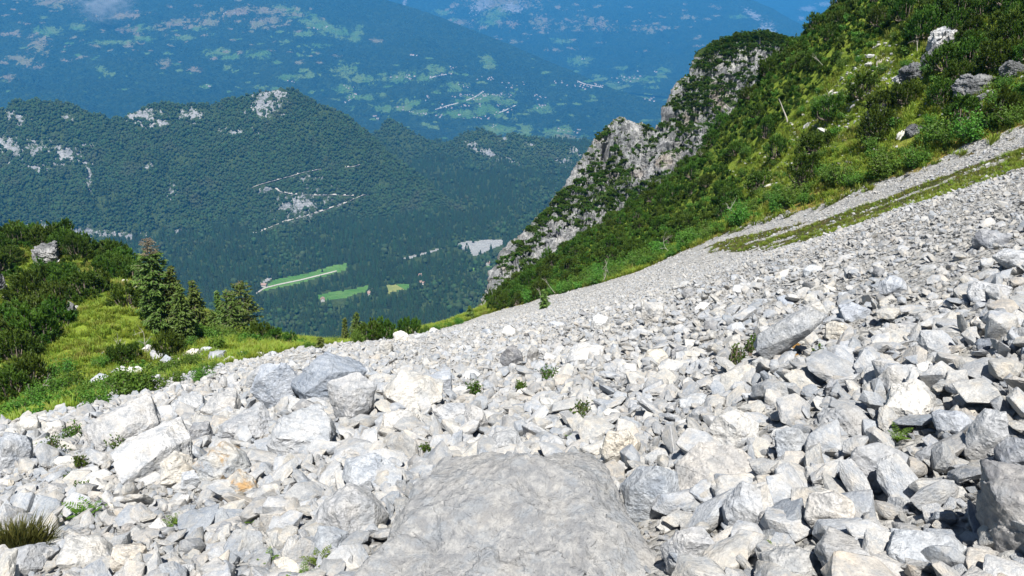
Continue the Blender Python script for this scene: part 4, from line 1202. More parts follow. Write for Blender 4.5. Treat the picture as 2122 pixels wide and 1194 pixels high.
# --- larches and spruces on the left bank
def tree_px(px, pybase, pytop, wpx, label, seed, r=None, **k):
    g = at_ground(px, pybase, r)
    d = g.y * CP - g.z * SP
    yb = float(to_pix(np.array(g[:]))[1])
    h = (yb - pytop) * d / FPX / math.cos(PITCH - .1)
    return conifer('tree', seed, h, wpx * d / FPX, g, label, **k)
tree_px(343, 690, 486, 104, 'tallest larch of the bank, bushy green crown with a dead brown top', 1, dead=.17, clear=.03, sparse=1.5, tall=.55)
tree_px(374, 697, 548, 66, 'broad green larch pressed against the right flank of the tallest one', 2, clear=.04, sparse=1.3, tall=.6)
tree_px(387, 712, 578, 56, 'slim young larch in front of the tallest larch', 3, clear=.04, sparse=1.3)
tree_px(412, 690, 574, 62, 'pointed dark larch between the tallest larch and the open pair', 4, clear=.05, sparse=1.3, mat='larch')
tree_px(485, 694, 598, 62, 'open crowned larch with a bare pale lower trunk', 5, clear=.28, sparse=1.0, tall=.45)
tree_px(508, 694, 580, 82, 'wide open crowned larch at the right end of the bank', 6, clear=.22, sparse=1.1, tall=.45, lean=.04)
tree_px(464, 690, 598, 34, 'narrow small larch just left of the open crowned pair', 7, clear=.1, sparse=1.2)
tree_px(447, 692, 640, 36, 'stubby little larch under the dark pointed one', 8, clear=.05)
tree_px(741, 706, 642, 36, 'small spire shaped larch standing alone beyond the scree crest', 9, clear=.08, sparse=1.1)
tree_px(717, 706, 655, 20, 'thin sapling left of the lone spire shaped larch', 10, clear=.1)
tree_px(664, 724, 698, 20, 'tiny larch tip poking up at the dip of the bank', 11, clear=.05)
tree_px(974, 662, 632, 24, 'bright green young larch where the pine slope meets the scree', 12, clear=.04)
tree_px(1128, 640, 600, 26, 'yellowish young larch at the lower end of the pine slope', 13, clear=.04)
tree_px(296, 600, 536, 30, 'small larch between the scrub hump and the tallest larch', 14, clear=.05)

# --- shrubs: prototypes
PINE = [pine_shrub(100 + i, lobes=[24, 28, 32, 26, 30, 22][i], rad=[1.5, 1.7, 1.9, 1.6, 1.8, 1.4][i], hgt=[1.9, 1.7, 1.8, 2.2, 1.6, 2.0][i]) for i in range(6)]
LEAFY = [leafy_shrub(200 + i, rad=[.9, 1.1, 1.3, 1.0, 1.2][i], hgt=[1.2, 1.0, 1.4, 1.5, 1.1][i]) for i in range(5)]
PLACED = []
def put_shrub(kind, loc, s, label, group, r):
    proto = PINE if kind == 'mountain_pine' else LEAFY
    f, st = proto[r.randrange(len(proto))]
    root = empty(kind, loc)
    root.rotation_euler = (R(r.gauss(-4, 5)), R(r.gauss(0, 5)), r.uniform(0, 6.28)); root.scale = (s * r.uniform(.9, 1.15), s * r.uniform(.9, 1.15), s * r.uniform(.85, 1.2))
    link('foliage', f, root); link('stem', st, root)
    tag(root, label, 'shrub', group)
    PLACED.append((loc[0], loc[1], s * 1.5)); return root

def zone_points(poly, spacing, n, seed, jitter=1.0, exclude=(), rng=(40, 150)):
    """even spread of ground points whose picture position lies in a zone"""
    r = np.random.default_rng(seed); pts = []
    xs = [p[0] for p in poly]; ys = [p[1] for p in poly]
    thl = [float(pix_dir(a, b)[0]) for a, b in poly]
    N_ = 30000 if n < 800 else 90000
    th = r.uniform(min(thl) - .03, max(thl) + .03, N_); rr = np.sqrt(r.uniform(rng[0] ** 2, rng[1] ** 2, N_))
    x = rr * np.sin(th); y = rr * np.cos(th); z = ground_z(x, y)
    P = np.stack([x, y, z], 1); X, Y, _ = to_pix(P)
    k = in_poly(X, Y, poly) & (rr > scree_edge(th) + .5)
    for e in exclude: k &= ~in_poly(X, Y, e)
    P = P[k]; X = X[k]; Y = Y[k]
    out = []; oX = []; oY = []
    for i in range(len(P)):
        if len(out) >= n: break
        if out:
            q = np.array(out)
            if ((q[:, :2] - P[i, :2]) ** 2).sum(1).min() < (spacing * r.uniform(.8, 1.25)) ** 2: continue
        out.append(P[i]); oX.append(X[i]); oY.append(Y[i])
    o = list(zip(out, oX, oY)); o.sort(key=lambda q: -q[0][1]); return o

BELT = [(1030, 650), (1005, 625), (1050, 560), (1100, 535), (1330, 395), (1480, 270), (1640, 90), (1750, -20), (1905, -60), (1900, 20), (1850, 60), (1760, 120), (1690, 190), (1600, 280), (1500, 345), (1545, 420), (1480, 475), (1330, 535), (1200, 585), (1100, 628)]
CLUMP = [(1955, 20), (1975, 90), (1960, 150), (2010, 185), (2122, 135), (2200, 90), (2200, -90), (1960, -90)]
CLUMP2 = [(1862, -60), (1868, 62), (1905, 100), (1945, 60), (1960, -60)]
EDGE_ = [(985, 662), (1100, 625), (1200, 588), (1330, 540), (1480, 480), (1560, 425), (1650, 400), (1800, 340), (1950, 275), (2160, 190), (2160, 250), (1900, 352), (1700, 430), (1450, 510), (1200, 605), (1000, 668)]
KNOLL = [(112, 742), (150, 690), (235, 640), (330, 655), (352, 700), (300, 735), (240, 760), (150, 770)]
OPEN = [(1560, 420), (1505, 350), (1600, 285), (1690, 195), (1760, 125), (1850, 70), (1950, 160), (2010, 190), (2160, 150), (2160, 190), (1950, 275), (1800, 340), (1650, 400)]
HUMP = [(-80, 512), (80, 496), (180, 508), (262, 550), (280, 596), (236, 628), (190, 632), (130, 690), (85, 735), (0, 760), (-80, 770)]
sr_ = random.Random(11)
n_p = 0
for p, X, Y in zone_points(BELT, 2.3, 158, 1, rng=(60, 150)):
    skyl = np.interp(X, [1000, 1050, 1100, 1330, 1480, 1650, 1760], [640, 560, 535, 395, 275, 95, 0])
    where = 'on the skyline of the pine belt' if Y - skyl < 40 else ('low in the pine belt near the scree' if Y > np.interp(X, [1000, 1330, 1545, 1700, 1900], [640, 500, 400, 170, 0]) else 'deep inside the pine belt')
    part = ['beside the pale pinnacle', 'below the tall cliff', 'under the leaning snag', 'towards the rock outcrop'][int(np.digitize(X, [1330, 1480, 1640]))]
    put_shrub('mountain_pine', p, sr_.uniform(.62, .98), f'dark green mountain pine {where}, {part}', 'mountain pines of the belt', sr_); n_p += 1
for nm, poly, lab, n in (('a', CLUMP, 'mountain pine in the dense dark clump beside the white outcrop', 34), ('b', CLUMP2, 'mountain pine above the white outcrop', 10)):
    for p, X, Y in zone_points(poly, 1.6, int(n * 1.2), 5, rng=(55, 110)):
        put_shrub('mountain_pine', p, sr_.uniform(.6, .95), lab, 'mountain pines round the outcrop', sr_); n_p += 1
HUMPROCK = [(100, 545), (86, 530), (155, 575), (165, 585), (0, 605), (30, 620), (262, 592), (282, 604), (272, 622), (150, 650), (5, 665)]
HUMPG = [at_ground(a, b) for a, b in HUMPROCK]
for p, X, Y in zone_points(HUMP, 1.95, 92, 7, rng=(55, 115)):
    if any(math.hypot(g.x - p[0], (g.y - p[1]) * .7) < 2.1 for g in HUMPG if g): continue
    lab = 'mountain pine along the crest of the scrubby hump' if Y < np.interp(X, [0, 80, 180, 260], [548, 530, 542, 580]) + 26 else 'mountain pine covering the near face of the scrubby hump'
    put_shrub('mountain_pine', p, sr_.uniform(.85, 1.2), lab, 'mountain pines of the hump', sr_); n_p += 1
LONE = [(1695, 318, 1.0, 'big dark pine shrub alone in the middle of the grassy slope'), (1665, 385, 1.0, 'dark pine shrub with dead twigs beside it near the slope foot'), (1822, 285, .9, 'dark round pine shrub below the small grey outcrop'), (1790, 205, .9, 'pine shrub in the shaded cleft left of the outcrop rib'), (1830, 235, 1.0, 'pine shrub above the small grey outcrop'),
        (1720, 250, .9, 'pine shrub on the open turf above the big lone one'), (1880, 215, .8, 'low pine shrub at the foot of the outcrop rib'), (1575, 395, 1.0, 'pine shrub at the right edge of the dense belt'), (1610, 330, 1.0, 'pine shrub right of the leaning snag'), (2075, 255, .8, 'low pine shrub near the upper scree edge'), (1990, 262, .7, 'small pine shrub above the mossy scree strips'), (1955, 215, .8, 'pine shrub below the shaded hollow'),
        (326, 668, 1.05, 'dark rounded pine shrub at the top of the grassy knoll'), (300, 640, .8, 'pine shrub left of the dark rounded one on the knoll'), (262, 640, .9, 'pine shrub where the knoll meets the hump'), (250, 752, .55, 'dark shrub pine at the foot of the grassy knoll'), (280, 745, .5, 'small pine at the knoll foot'), (348, 735, .7, 'pine under the slim young larch'), (570, 712, .7, 'dark pine on the shaded rim right of the larches'), (548, 706, .8, 'first dark pine on the rim right of the larches'), (600, 718, .6, 'last low pine on the rim before the dip'),
        (790, 706, .8, 'pine in the thicket beyond the scree crest'), (850, 696, .8, 'green pine in the thicket behind the white crest boulders'), (770, 708, .7, 'pine next to the lone spire shaped larch'), (60, 800, .8, 'sprawling pine on the lower left bank'), (20, 830, .8, 'pine at the left margin of the bank')]
for px, py, s, lab in LONE:
    g = at_ground(px, py)
    if g is not None: put_shrub('mountain_pine', g, s, lab, 'scattered pines', sr_); n_p += 1
for p, X, Y in zone_points(EDGE_, 2.0, 58, 9, rng=(48, 125)):
    part = ['where the pine slope runs out', 'below the pale pinnacle', 'below the dense pine belt', 'below the grassy slope', 'by the mossy strips'][int(np.digitize(X, [1150, 1330, 1600, 1850]))]
    put_shrub('leafy_shrub', p, sr_.uniform(.55, 1.15), f'bright green leafy shrub along the scree edge {part}', 'shrubs along the scree edge', sr_)
for p, X, Y in zone_points(OPEN, 3.6, 30, 10, rng=(52, 110)):
    part = ['next to the dense pines', 'around the big lone pine', 'near the small grey outcrop', 'below the shaded hollow'][int(np.digitize(X, [1640, 1760, 1920]))]
    put_shrub('leafy_shrub', p, sr_.uniform(.35, .75), f'low leafy shrub on the grassy slope {part}', 'shrubs of the grassy slope', sr_)
LLOW = [(110, 822, 1.2), (150, 812, 1.1), (185, 826, 1.0), (240, 812, 1.1), (275, 822, 1.2), (300, 818, .9), (345, 785, .9), (375, 772, 1.0), (405, 765, .8), (360, 800, .7), (430, 772, .7), (410, 700, .9), (440, 700, 1.0), (395, 722, .8), (470, 700, .7), (130, 780, .9), (80, 842, .9), (35, 862, .9), (215, 760, .7), (300, 722, .7), (690, 715, .8), (740, 712, .8), (810, 700, .8), (880, 692, .9), (905, 686, .8), (930, 678, .7), (950, 672, .9), (640, 722, .6), (420, 790, .6), (200, 848, .7)]
for i, (px, py, s) in enumerate(LLOW):
    g = at_ground(px, py)
    if g is not None:
        lab = 'leafy green shrub in the thicket beyond the scree crest' if px > 620 else ('leafy green shrub among the larch stems' if py < 735 else 'leafy green shrub among white rocks on the left bank')
        put_shrub('leafy_shrub', g, s * .72, lab, 'shrubs of the left bank', sr_)
print('pines', n_p)

# --- undergrowth and grass: masses nobody could count
def build_undergrowth():
    r = np.random.default_rng(3)
    P = []
    for poly, n, sp in ((BELT, 3600, .62), (CLUMP, 420, .7), (HUMP, 1100, .75), (EDGE_, 260, .9), (OPEN, 90, 1.8)):
        P += [q[0] for q in zone_points(poly, sp, n, 21, rng=(46, 150))]
    extra = [(420, 700), (470, 705), (60, 840), (180, 830), (260, 825), (380, 770), (560, 712), (600, 716), (700, 716), (760, 706), (800, 703), (840, 698), (890, 690), (930, 680), (960, 668)]
    for px, py in extra:
        g = at_ground(px, py)
        for _ in range(14):
            x, y = g.x + r.normal(0, 1.6), g.y + r.normal(0, 2.2)
            if math.hypot(x, y) > scree_edge(math.atan2(x, y)) + .3: P.append([x, y, float(ground_z(x, y)[0])])
    P = np.array(P)
    P = P[[not any(math.hypot(g.x - q[0], (g.y - q[1]) * .7) < 2.1 for g in HUMPG if g) for q in P]]; n = len(P)
    var = [pine_shrub(300 + i, lobes=6, shoots=13, rad=.8, hgt=.9, cards=8)[0] for i in range(4)] + [leafy_shrub(320 + i, rad=.6, hgt=.7, stems=9, leaves=60)[0] for i in range(4)]
    X, Y, _ = to_pix(P)
    pine = (in_poly(X, Y, BELT) | in_poly(X, Y, HUMP) | in_poly(X, Y, CLUMP)) & (r.random(n) < .8)
    idx = np.where(pine, r.integers(0, 4, n), r.integers(4, 8, n))
    s = r.uniform(.5, 1.05, n)
    gn_scatter('undergrowth', P, np.stack([r.normal(0, .12, n), r.normal(0, .12, n), r.uniform(0, 6.28, n)], 1), np.stack([s, s, s * r.uniform(.7, 1.2, n)], 1), idx, var, 'low tangled undergrowth between the shrubs', 'undergrowth')
build_undergrowth()

def tuft(seed, n=18, h=.42, w=.035, spread=.22, mat='grass'):
    r = np.random.default_rng(seed); mb = MB()
    for i in range(n):
        a = r.uniform(0, 6.283); b = np.array([math.cos(a), math.sin(a), 0]) * spread * math.sqrt(r.random())
        lean = unit(np.array([math.cos(a), math.sin(a), 0]) + r.normal(0, .4, 3) * [1, 1, 0]) * r.uniform(.1, .6)
        hh = h * r.uniform(.6, 1.15); sd = np.array([-math.sin(a + r.normal(0, .8)), math.cos(a), 0]) * w / 2
        m = b + lean * hh * .4 + np.array([0, 0, hh * .6]); t = b + lean * hh * 1.05 + np.array([0, 0, hh * r.uniform(.75, .98)])
        mb.add([b - sd, b + sd, m + sd * .8, m - sd * .8, t], [[0, 1, 2, 3]], [[3, 2, 4]], a=np.array([.2, .2, .55, .55, .85]) + r.normal(0, .1))
    return mb.mesh('tuft', M[mat], False)
def build_grass():
    r = np.random.default_rng(8)
    N_ = 150000
    th = np.radians(r.uniform(-38, 38, N_)); rr = np.sqrt(r.uniform(28 ** 2, 118 ** 2, N_))
    x = rr * np.sin(th); y = rr * np.cos(th)
    k = (grass_mask(x, y) > .6) ; x, y, rr, th = x[k], y[k], rr[k], th[k]
    z = ground_z(x, y); P = np.stack([x, y, z], 1); X, Y, _ = to_pix(P)
    k = (X > -60) & (X < 2180) & (Y > -60) & (Y < 1250) & ~(in_poly(X, Y, BELT) & (r.random(len(X)) < .8))
    keep = fbm(P * .5, 3, 71) > -.12
    P = P[k & keep]
    n = min(len(P), 42000); P = P[:n]
    var = [tuft(i, 14 + i * 2, .30 + .05 * i) for i in range(6)]
    s = r.uniform(.5, 1.1, n)
    inside = np.hypot(P[:, 0], P[:, 1]) < scree_edge(np.arctan2(P[:, 0], P[:, 1])) - 1.5
    s = np.where(inside, s * .42, s)
    gn_scatter('grass', P, np.stack([r.normal(0, .1, n), r.normal(0, .1, n), r.uniform(0, 6.28, n)], 1), np.stack([s * 1.25, s * 1.25, s], 1), r.integers(0, 6, n), var, 'sunlit yellow green mountain turf on the knoll and slopes', 'grass')
    print('grass', n)
build_grass()

# --- ferns, sedge and small plants among the stones
def fern_mesh(seed, fronds=7, L=.5, upright=.8):
    r = np.random.default_rng(seed); mb = MB()
    for i in range(fronds):
        a = 6.283 * i / fronds + r.normal(0, .4); d = np.array([math.cos(a), math.sin(a), 0]); sd = np.array([-d[1], d[0], 0])
        l = L * r.uniform(.7, 1.1); up = upright * r.uniform(.8, 1.15)
        t = np.linspace(0, 1, 15)
        pts = d[None] * (l * (.25 * t + .38 * t * t))[:, None] + np.array([0, 0, 1]) * (l * up * (t - .32 * t * t))[:, None]
        mb.tube(pts, np.linspace(.006, .002, 15), 3, a=.3)
        for j in range(2, 15):
            pl = l * .24 * math.sin(math.pi * min(1, (t[j] * .9 + .08))) ** .8
            for sgn in (-1, 1):
                D = unit(sd * sgn + (pts[j] - pts[j - 1]) / np.linalg.norm(pts[j] - pts[j - 1]) * .45 + np.array([0, 0, -.12]))
                C = pts[j] + D * pl * .5
                mb.cards(C[None], D[None], l * .055, pl, [.45 + .3 * t[j] + r.normal(0, .08)], int(r.integers(1e6)))
    return mb.mesh('fern', M['fern'], False)
FERNS = [(188, 1078, 66, 11, 'big feathery fern clump beside the flat white boulder'), (150, 1076, 42, 5, 'smaller fern left of the big feathery clump'), (352, 1090, 34, 4, 'fern with two short fronds on the gravel'), (372, 1086, 42, 4, 'taller fern on the gravel right of the short fronded one'), (428, 1084, 34, 4, 'fern in the row of three on the gravel'), (446, 1082, 36, 4, 'last fern of the row on the gravel'), (516, 1082, 28, 4, 'lone fern under the cream stone with the orange top'), (555, 1160, 42, 4, 'upright fern left of the big rough boulder'), (628, 1196, 56, 6, 'bright fern at the bottom below the big rough boulder'), (662, 1166, 50, 6, 'fern beside the rounded block under the rough boulder'), (1860, 912, 44, 7, 'yellow green fern in the hollow under the pale boulder'), (932, 1018, 26, 5, 'small fern at the left shoulder of the giant slab'), (1614, 1130, 34, 5, 'fern tucked between blocks right of the giant slab'), (1178, 905, 22, 5, 'tiny fern above the giant slab')]
for i, (px, py, hp, fr, lab) in enumerate(FERNS):
    g = ground_hit(px, py)
    d = g.y * CP - g.z * SP; L = hp * d / FPX
    o = link('fern', fern_mesh(40 + i, fr, L * 1.05, .95), None, g + Vector((0, 0, .06)) - Vector((g.x, g.y, 0)).normalized() * .15); tag(o, lab, 'fern', 'ferns among the stones')
SMALL = [(985, 822, 30, 26, 'dark green herb tuft between pale stones in mid scree'), (1140, 792, 44, 24, 'wide dark herb tuft above the middle of the scree'), (1205, 872, 44, 34, 'fresh green grass tuft in the middle of the scree'), (1080, 815, 24, 18, 'little herb below the long grey boulder'), (1526, 762, 32, 38, 'dark green herb at the foot of the leaning blue-grey slab'), (1556, 735, 26, 28, 'smaller herb on the left edge of the leaning slab'), (1690, 758, 26, 30, 'herb right of the leaning blue-grey slab'), (112, 948, 66, 34, 'leafy low shrub on the rugged stones at the left'), (158, 912, 60, 22, 'dark moss cushion plant on the broad pale boulder edge'), (242, 930, 44, 20, 'dark cushion plant in the crack of the broad pale boulder'), (178, 1026, 40, 24, 'herb patch above the big feathery fern'), (150, 1004, 28, 20, 'little herb left of the herb patch'), (172, 968, 30, 16, 'herb on the stones above the patch'), (880, 945, 24, 14, 'tiny herb left of the broad boulder above the slab'), (1100, 712, 0, 0, '')]
for i, (px, py, wp, hp, lab) in enumerate(SMALL):
    if not wp: continue
    g = ground_hit(px, py); d = g.y * CP - g.z * SP
    f, st = leafy_shrub(400 + i, rad=wp * d / FPX / 2, hgt=hp * d / FPX, stems=14, leaves=26, cw=.028 * d / 14, cl=.06 * d / 14, mat='mugo')
    root = empty('herb', g + Vector((0, 0, .08))); link('foliage', f, root); link('stem', st, root); tag(root, lab, 'plant', 'herbs among the stones')
def sedge():
    g = ground_hit(38, 1160); d = g.y * CP - g.z * SP
    r = np.random.default_rng(5); mb = MB(); Rr = 84 * d / FPX; hh = 84 * d / FPX
    for i in range(1300):
        a = r.uniform(0, 6.283); q = math.sqrt(r.random()); b = np.array([math.cos(a) * Rr * .75 * q, math.sin(a) * Rr * .6 * q, .25 * hh * (1 - q * q)])
        ln = np.array([math.cos(a), math.sin(a), 0]) * q * r.uniform(.3, .9) + r.normal(0, .15, 3) * [1, 1, 0]
        h = hh * r.uniform(.45, .85); sd = unit(np.array([r.normal(), r.normal(), 0])) * .007
        m = b + ln * h * .4 + np.array([0, 0, h * .6]); t = b + ln * h + np.array([0, 0, h * .9])
        v = r.normal(.45, .2)
        mb.add([b - sd, b + sd, m + sd, m - sd, t], [[0, 1, 2, 3]], [[3, 2, 4]], a=[v - .3, v - .3, v, v, v + .3])
    o = link('sedge_clump', mb.mesh('sedge_clump', M['sedge'], False), None, g); tag(o, 'brown and green clump of sedge at the lower left corner', 'sedge')
sedge()
def moss(px, py, wp, lab, seed):
    g = ground_hit(px, py); d = g.y * CP - g.z * SP; s = wp * d / FPX / 2
    V, F = rock_shape(seed, 4, planes=26, dims=(s, s * .8, s * .9), rough=.3, chip=.16, boxy=1)
    o = link('moss_cushion', mesh_np('moss_cushion', V, F, M['moss']), None, g + Vector((0, -.1, s * .9))); tag(o, lab, 'moss')
moss(1643, 722, 22, 'upper rusty moss cushion on the corner of the leaning slab', 3)
moss(1640, 740, 18, 'lower rusty moss cushion below the first on the leaning slab', 4)

# --- dead wood
def dead_branch(px, py, L, az, el, label, seed, fork=4, r0=.032, name='dead_branch'):
    g = at_ground(px, py)
    if g is None: return
    r = np.random.default_rng(seed); mb = MB()
    d = np.array([math.sin(R(az)) * math.cos(R(el)), math.cos(R(az)) * math.cos(R(el)), math.sin(R(el))])
    def limb(p, d, L, r0, lev):
        n = 6; pts = [p]
        for i in range(n - 1):
            d = unit(d + r.normal(0, .13, 3) + np.array([0, 0, .03])); pts.append(pts[-1] + d * L / (n - 1))
        mb.tube(pts, np.linspace(r0, r0 * .3, n), 5)
        if lev:
            for k in range(fork):
                i = int(r.integers(1, n)); limb(pts[i], unit(d + r.normal(0, .6, 3)), L * r.uniform(.3, .6), r0 * .5, lev - 1)
    limb(np.zeros(3), d, L, r0, 2 if fork > 1 else 0)
    o = link(name, mb.mesh(name, M['deadwood']), None, g + Vector((0, 0, .15))); tag(o, label, 'dead wood', 'bleached dead wood on the slope')
dead_branch(1632, 258, 2.6, -60, 68, 'curved bleached snag leaning on the grassy slope', 1, fork=0, r0=.10, name='dead_snag')
for i, (px, py, L, az, el, lab) in enumerate([(1700, 235, 2.6, 70, 35, 'fan of bleached branches above the big lone pine'), (1730, 235, 2.0, -50, 60, 'thin upright dead twig right of the bleached fan'), (1690, 395, 2.8, 80, 25, 'tangle of grey twigs at the foot of the dark pine'), (1540, 460, 2.4, -70, 40, 'grey dead branch at the lower edge of the belt'), (1500, 470, 2.2, 80, 30, 'spreading dead twigs above the scree edge'), (1390, 530, 2.6, -60, 45, 'long pale branch low in the pine belt'), (1265, 575, 3.4, -50, 55, 'leaning pale stem below the pinnacle'), (1250, 585, 2.4, 60, 60, 'forked dead stem below the pinnacle'), (1150, 610, 3.6, -60, 50, 'long dead stem near the slope end'), (1120, 620, 2.2, -10, 75, 'upright dead twig near the slope end'), (1740, 125, 2.4, 60, 25, 'weathered grey bush skeleton at the upper belt edge'), (1715, 145, 2.0, -60, 25, 'lower weathered bush skeleton at the belt edge'), (1850, 130, 2.0, 70, 20, 'curl of dead branches by the shaded cleft'), (2090, 245, 2.6, 80, 25, 'fan of grey twigs near the top of the scree'), (2010, 240, 1.8, -60, 50, 'thin dead twigs on the upper turf'), (240, 748, 1.8, 40, 60, 'grey dead stem at the foot of the grassy knoll'), (305, 735, 2.0, 10, 80, 'upright bare stem under the larches'), (60, 835, 2.0, 60, 40, 'tangle of dead twigs on the lower left bank'), (1455, 340, 2.4, -50, 60, 'bare dead top inside the dense belt'), (1900, 110, 1.6, 0, 70, 'bleached stump on the outcrop rib')]):
    dead_branch(px, py, L * (.72 if px > 1300 or px < 900 else .5), az, el, lab, 20 + i)

# --- rocks on the turf
WHITE = [(313, 730, 30), (330, 742, 34), (346, 755, 34), (400, 738, 30), (426, 730, 26), (452, 746, 44), (474, 754, 34), (250, 776, 44), (278, 776, 40), (341, 790, 34), (206, 800, 44), (230, 802, 30), (318, 786, 26), (380, 820, 44), (352, 826, 34), (124, 856, 34), (203, 846, 40), (222, 838, 26), (214, 732, 10), (198, 680, 9), (566, 738, 22), (500, 738, 18), (540, 738, 20), (20, 905, 30), (12, 880, 26), (82, 800, 14), (85, 850, 26), (104, 540, 22), (88, 528, 26), (118, 545, 16), (155, 575, 26), (165, 588, 18), (150, 596, 14), (0, 605, 26), (14, 618, 16), (30, 626, 14), (262, 588, 18), (282, 600, 16), (272, 618, 12), (150, 650, 22), (158, 640, 14), (5, 665, 24), (12, 690, 18)]
for i, (px, py, wp) in enumerate(WHITE):
    g = at_ground(px, py)
    if g is None: continue
    d = g.y * CP - g.z * SP; s = wp * d / FPX / 2
    o = link('boulder', VAR['rock_white' if i % 4 == 0 else ('rock' if i % 4 < 3 else 'rock_cream'), i % 9]); s *= 1.05; o.location = g + Vector((0, 0, s * .35)); o.scale = (s * 1.1, s, s * sr_.uniform(.8, 1.15)); o.rotation_euler = (sr_.gauss(0, .2), sr_.gauss(0, .2), sr_.uniform(0, 6.28))
    lab = 'white rock showing through the scrub on the hump' if py < 670 and px < 290 else ('small white stone on the grassy knoll' if wp < 12 else 'white rock among shrubs on the left bank')
    tag(o, lab, 'rock', 'white rocks of the left bank')
tr_ = random.Random(3)
for i in range(27):
    px = tr_.uniform(1560, 2120); py = np.interp(px, [1560, 1700, 1850, 2122], [400, 300, 220, 240]) + tr_.gauss(0, 60)
    if i < 14: px = tr_.gauss(1760, 60); py = 190 - (px - 1760) * .6 + tr_.gauss(0, 30)
    g = at_ground(px, py)
    if g is None: continue
    r_ = math.hypot(g.x, g.y)
    if r_ < scree_edge(math.atan2(g.x, g.y)) + 1: continue
    s = tr_.uniform(.28, .5)
    o = link('boulder', VAR['rock_cream' if i % 3 else 'rock', i % 9]); o.location = g + Vector((0, 0, s * .25)); o.scale = (s * 1.3, s, s * .8); o.rotation_euler = (tr_.gauss(0, .2), tr_.gauss(.3, .2), tr_.uniform(0, 6.28))
    tag(o, 'small pale stone scattered in the turf of the grassy slope', 'rock', 'stones in the turf of the grassy slope')

def build_turf_stones():
    r = np.random.default_rng(41); P = []
    for poly, n in ((OPEN, 420), ([(1680, 260), (1740, 160), (1830, 110), (1870, 150), (1800, 220), (1740, 290)], 320), ([(180, 835), (250, 765), (400, 725), (480, 725), (450, 760), (330, 800), (230, 850), (60, 890)], 260)):
        P += [q[0] for q in zone_points(poly, .35, n, 43, rng=(30, 110))]
    P = np.array(P); n = len(P); s = .05 + .16 * r.random(n) ** 2
    gn_scatter('gravel', P + np.array([0, 0, .06]), np.stack([r.normal(0, .3, n), r.normal(0, .3, n), r.uniform(0, 6.28, n)], 1), s[:, None] * r.uniform(.8, 1.4, (n, 3)), r.integers(0, 6, n), [rock_mesh('stone', 700 + j, 3, M['rubble'], dims=(1, .75, .55), planes=10) for j in range(6)], 'small pale stones strewn through the turf', 'gravel')
build_turf_stones()
def outcrop(px, py, wp, hp, label, seed, depth=1.0, sink=.25, tilt=0, dz=0, mat='cliff', push=.3):
    g = at_ground(px, py); d = g.y * CP - g.z * SP
    W, Hh = wp * d / FPX, hp * d / FPX
    V, F = rock_shape(seed, 6, planes=12, dims=(W / 2, W / 2 * depth, Hh / 2 * (1 + sink)), rough=.16, chip=.22, strata=.05)
    V = V + unit(V) * (.10 * W * fbm(V / W * np.array([5, 5, 2.0]) + seed, 4, seed, .55, ridged=True))[:, None]
    o = link('rock_outcrop', mesh_np('rock_outcrop', V, F, M[mat], True, sharp=50))
    fw = Vector((g.x, g.y, 0)).normalized()
    o.location = g + fw * W * push * depth + Vector((0, 0, Hh / 2 * (1 - sink) + dz)); o.rotation_euler = (0, R(tilt), -math.atan2(g.x, g.y))
    tag(o, label, 'rock', 'outcrops of the slopes')
outcrop(100, 548, 44, 40, 'pale crag at the crest of the scrubby hump', 12, sink=.4)
outcrop(160, 594, 26, 44, 'narrow pale crag on the face of the scrubby hump', 13, sink=.4)
outcrop(4, 612, 26, 50, 'tall pale crag at the left end of the scrubby hump', 14, sink=.4)
outcrop(150, 655, 20, 30, 'lower pale crag above the grassy knoll', 15, sink=.4)
outcrop(1948, 104, 50, 54, 'white outcrop block below the top grass patch', 2, sink=.5, push=.1, mat='outcrop')
outcrop(1926, 140, 34, 44, 'dark backed rock rib under the white outcrop block', 3, sink=.5, tilt=14, push=.1)
outcrop(1890, 170, 46, 36, 'knobbly pale rib of limestone right of the shaded cleft', 4, sink=.5, tilt=-18)
outcrop(1868, 180, 30, 26, 'lowest knob of the pale limestone rib', 5, sink=.4, mat='outcrop')
outcrop(1812, 258, 38, 42, 'small grey outcrop in the middle of the turf', 6, sink=.4)
outcrop(1895, 280, 34, 20, 'low pale outcrop beside shrubs', 7, sink=.4)
outcrop(2020, 196, 80, 40, 'dark rock band in the hollow under the dense pine clump', 8, sink=.5, depth=.6, push=.25, tilt=12)
outcrop(2095, 165, 46, 38, 'pale broken rock right of the dark rock band', 9, sink=.4)
outcrop(2035, 212, 26, 16, 'pale stone knob at the foot of the dark rock band', 10)
# ------------------------------------------------------------------ woods, roads and houses beyond
def low_tree(seed, kind):
    r = np.random.default_rng(seed); mb = MB()
    if kind == 'c':
        tiers = 4; s = 7
        for t in range(tiers):
            z0 = .12 + .80 * t / tiers; z1 = z0 + .42; ra = .24 * (1 - t / tiers * .8)
            an = np.linspace(0, 6.283, s, endpoint=False) + r.uniform(0, 1)
            ring = np.stack([np.cos(an) * ra * r.uniform(.7, 1.25, s), np.sin(an) * ra * r.uniform(.7, 1.25, s), np.full(s, z0) - .05 * r.random(s)], 1)
            V = np.vstack([ring, [[r.normal(0, .01), r.normal(0, .01), min(z1, 1.02)]]])
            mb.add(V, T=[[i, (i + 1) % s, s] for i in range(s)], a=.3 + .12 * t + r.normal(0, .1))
        mb.tube([[0, 0, 0], [0, 0, .2]], [.03, .03], 4, a=.2)
    else:
        D, F = ico(2)
        V = D * (1 + .42 * fbm(D * 2.3 + seed * 5, 3, seed))[:, None] * np.array([.36, .36, .42]) + np.array([0, 0, .55])
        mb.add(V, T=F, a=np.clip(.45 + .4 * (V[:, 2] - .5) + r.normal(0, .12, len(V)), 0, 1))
        mb.tube([[0, 0, 0], [0, 0, .4]], [.04, .03], 4, a=.2)
    return mb.mesh('tree', M['conifer' if kind == 'c' else 'forest'], False)
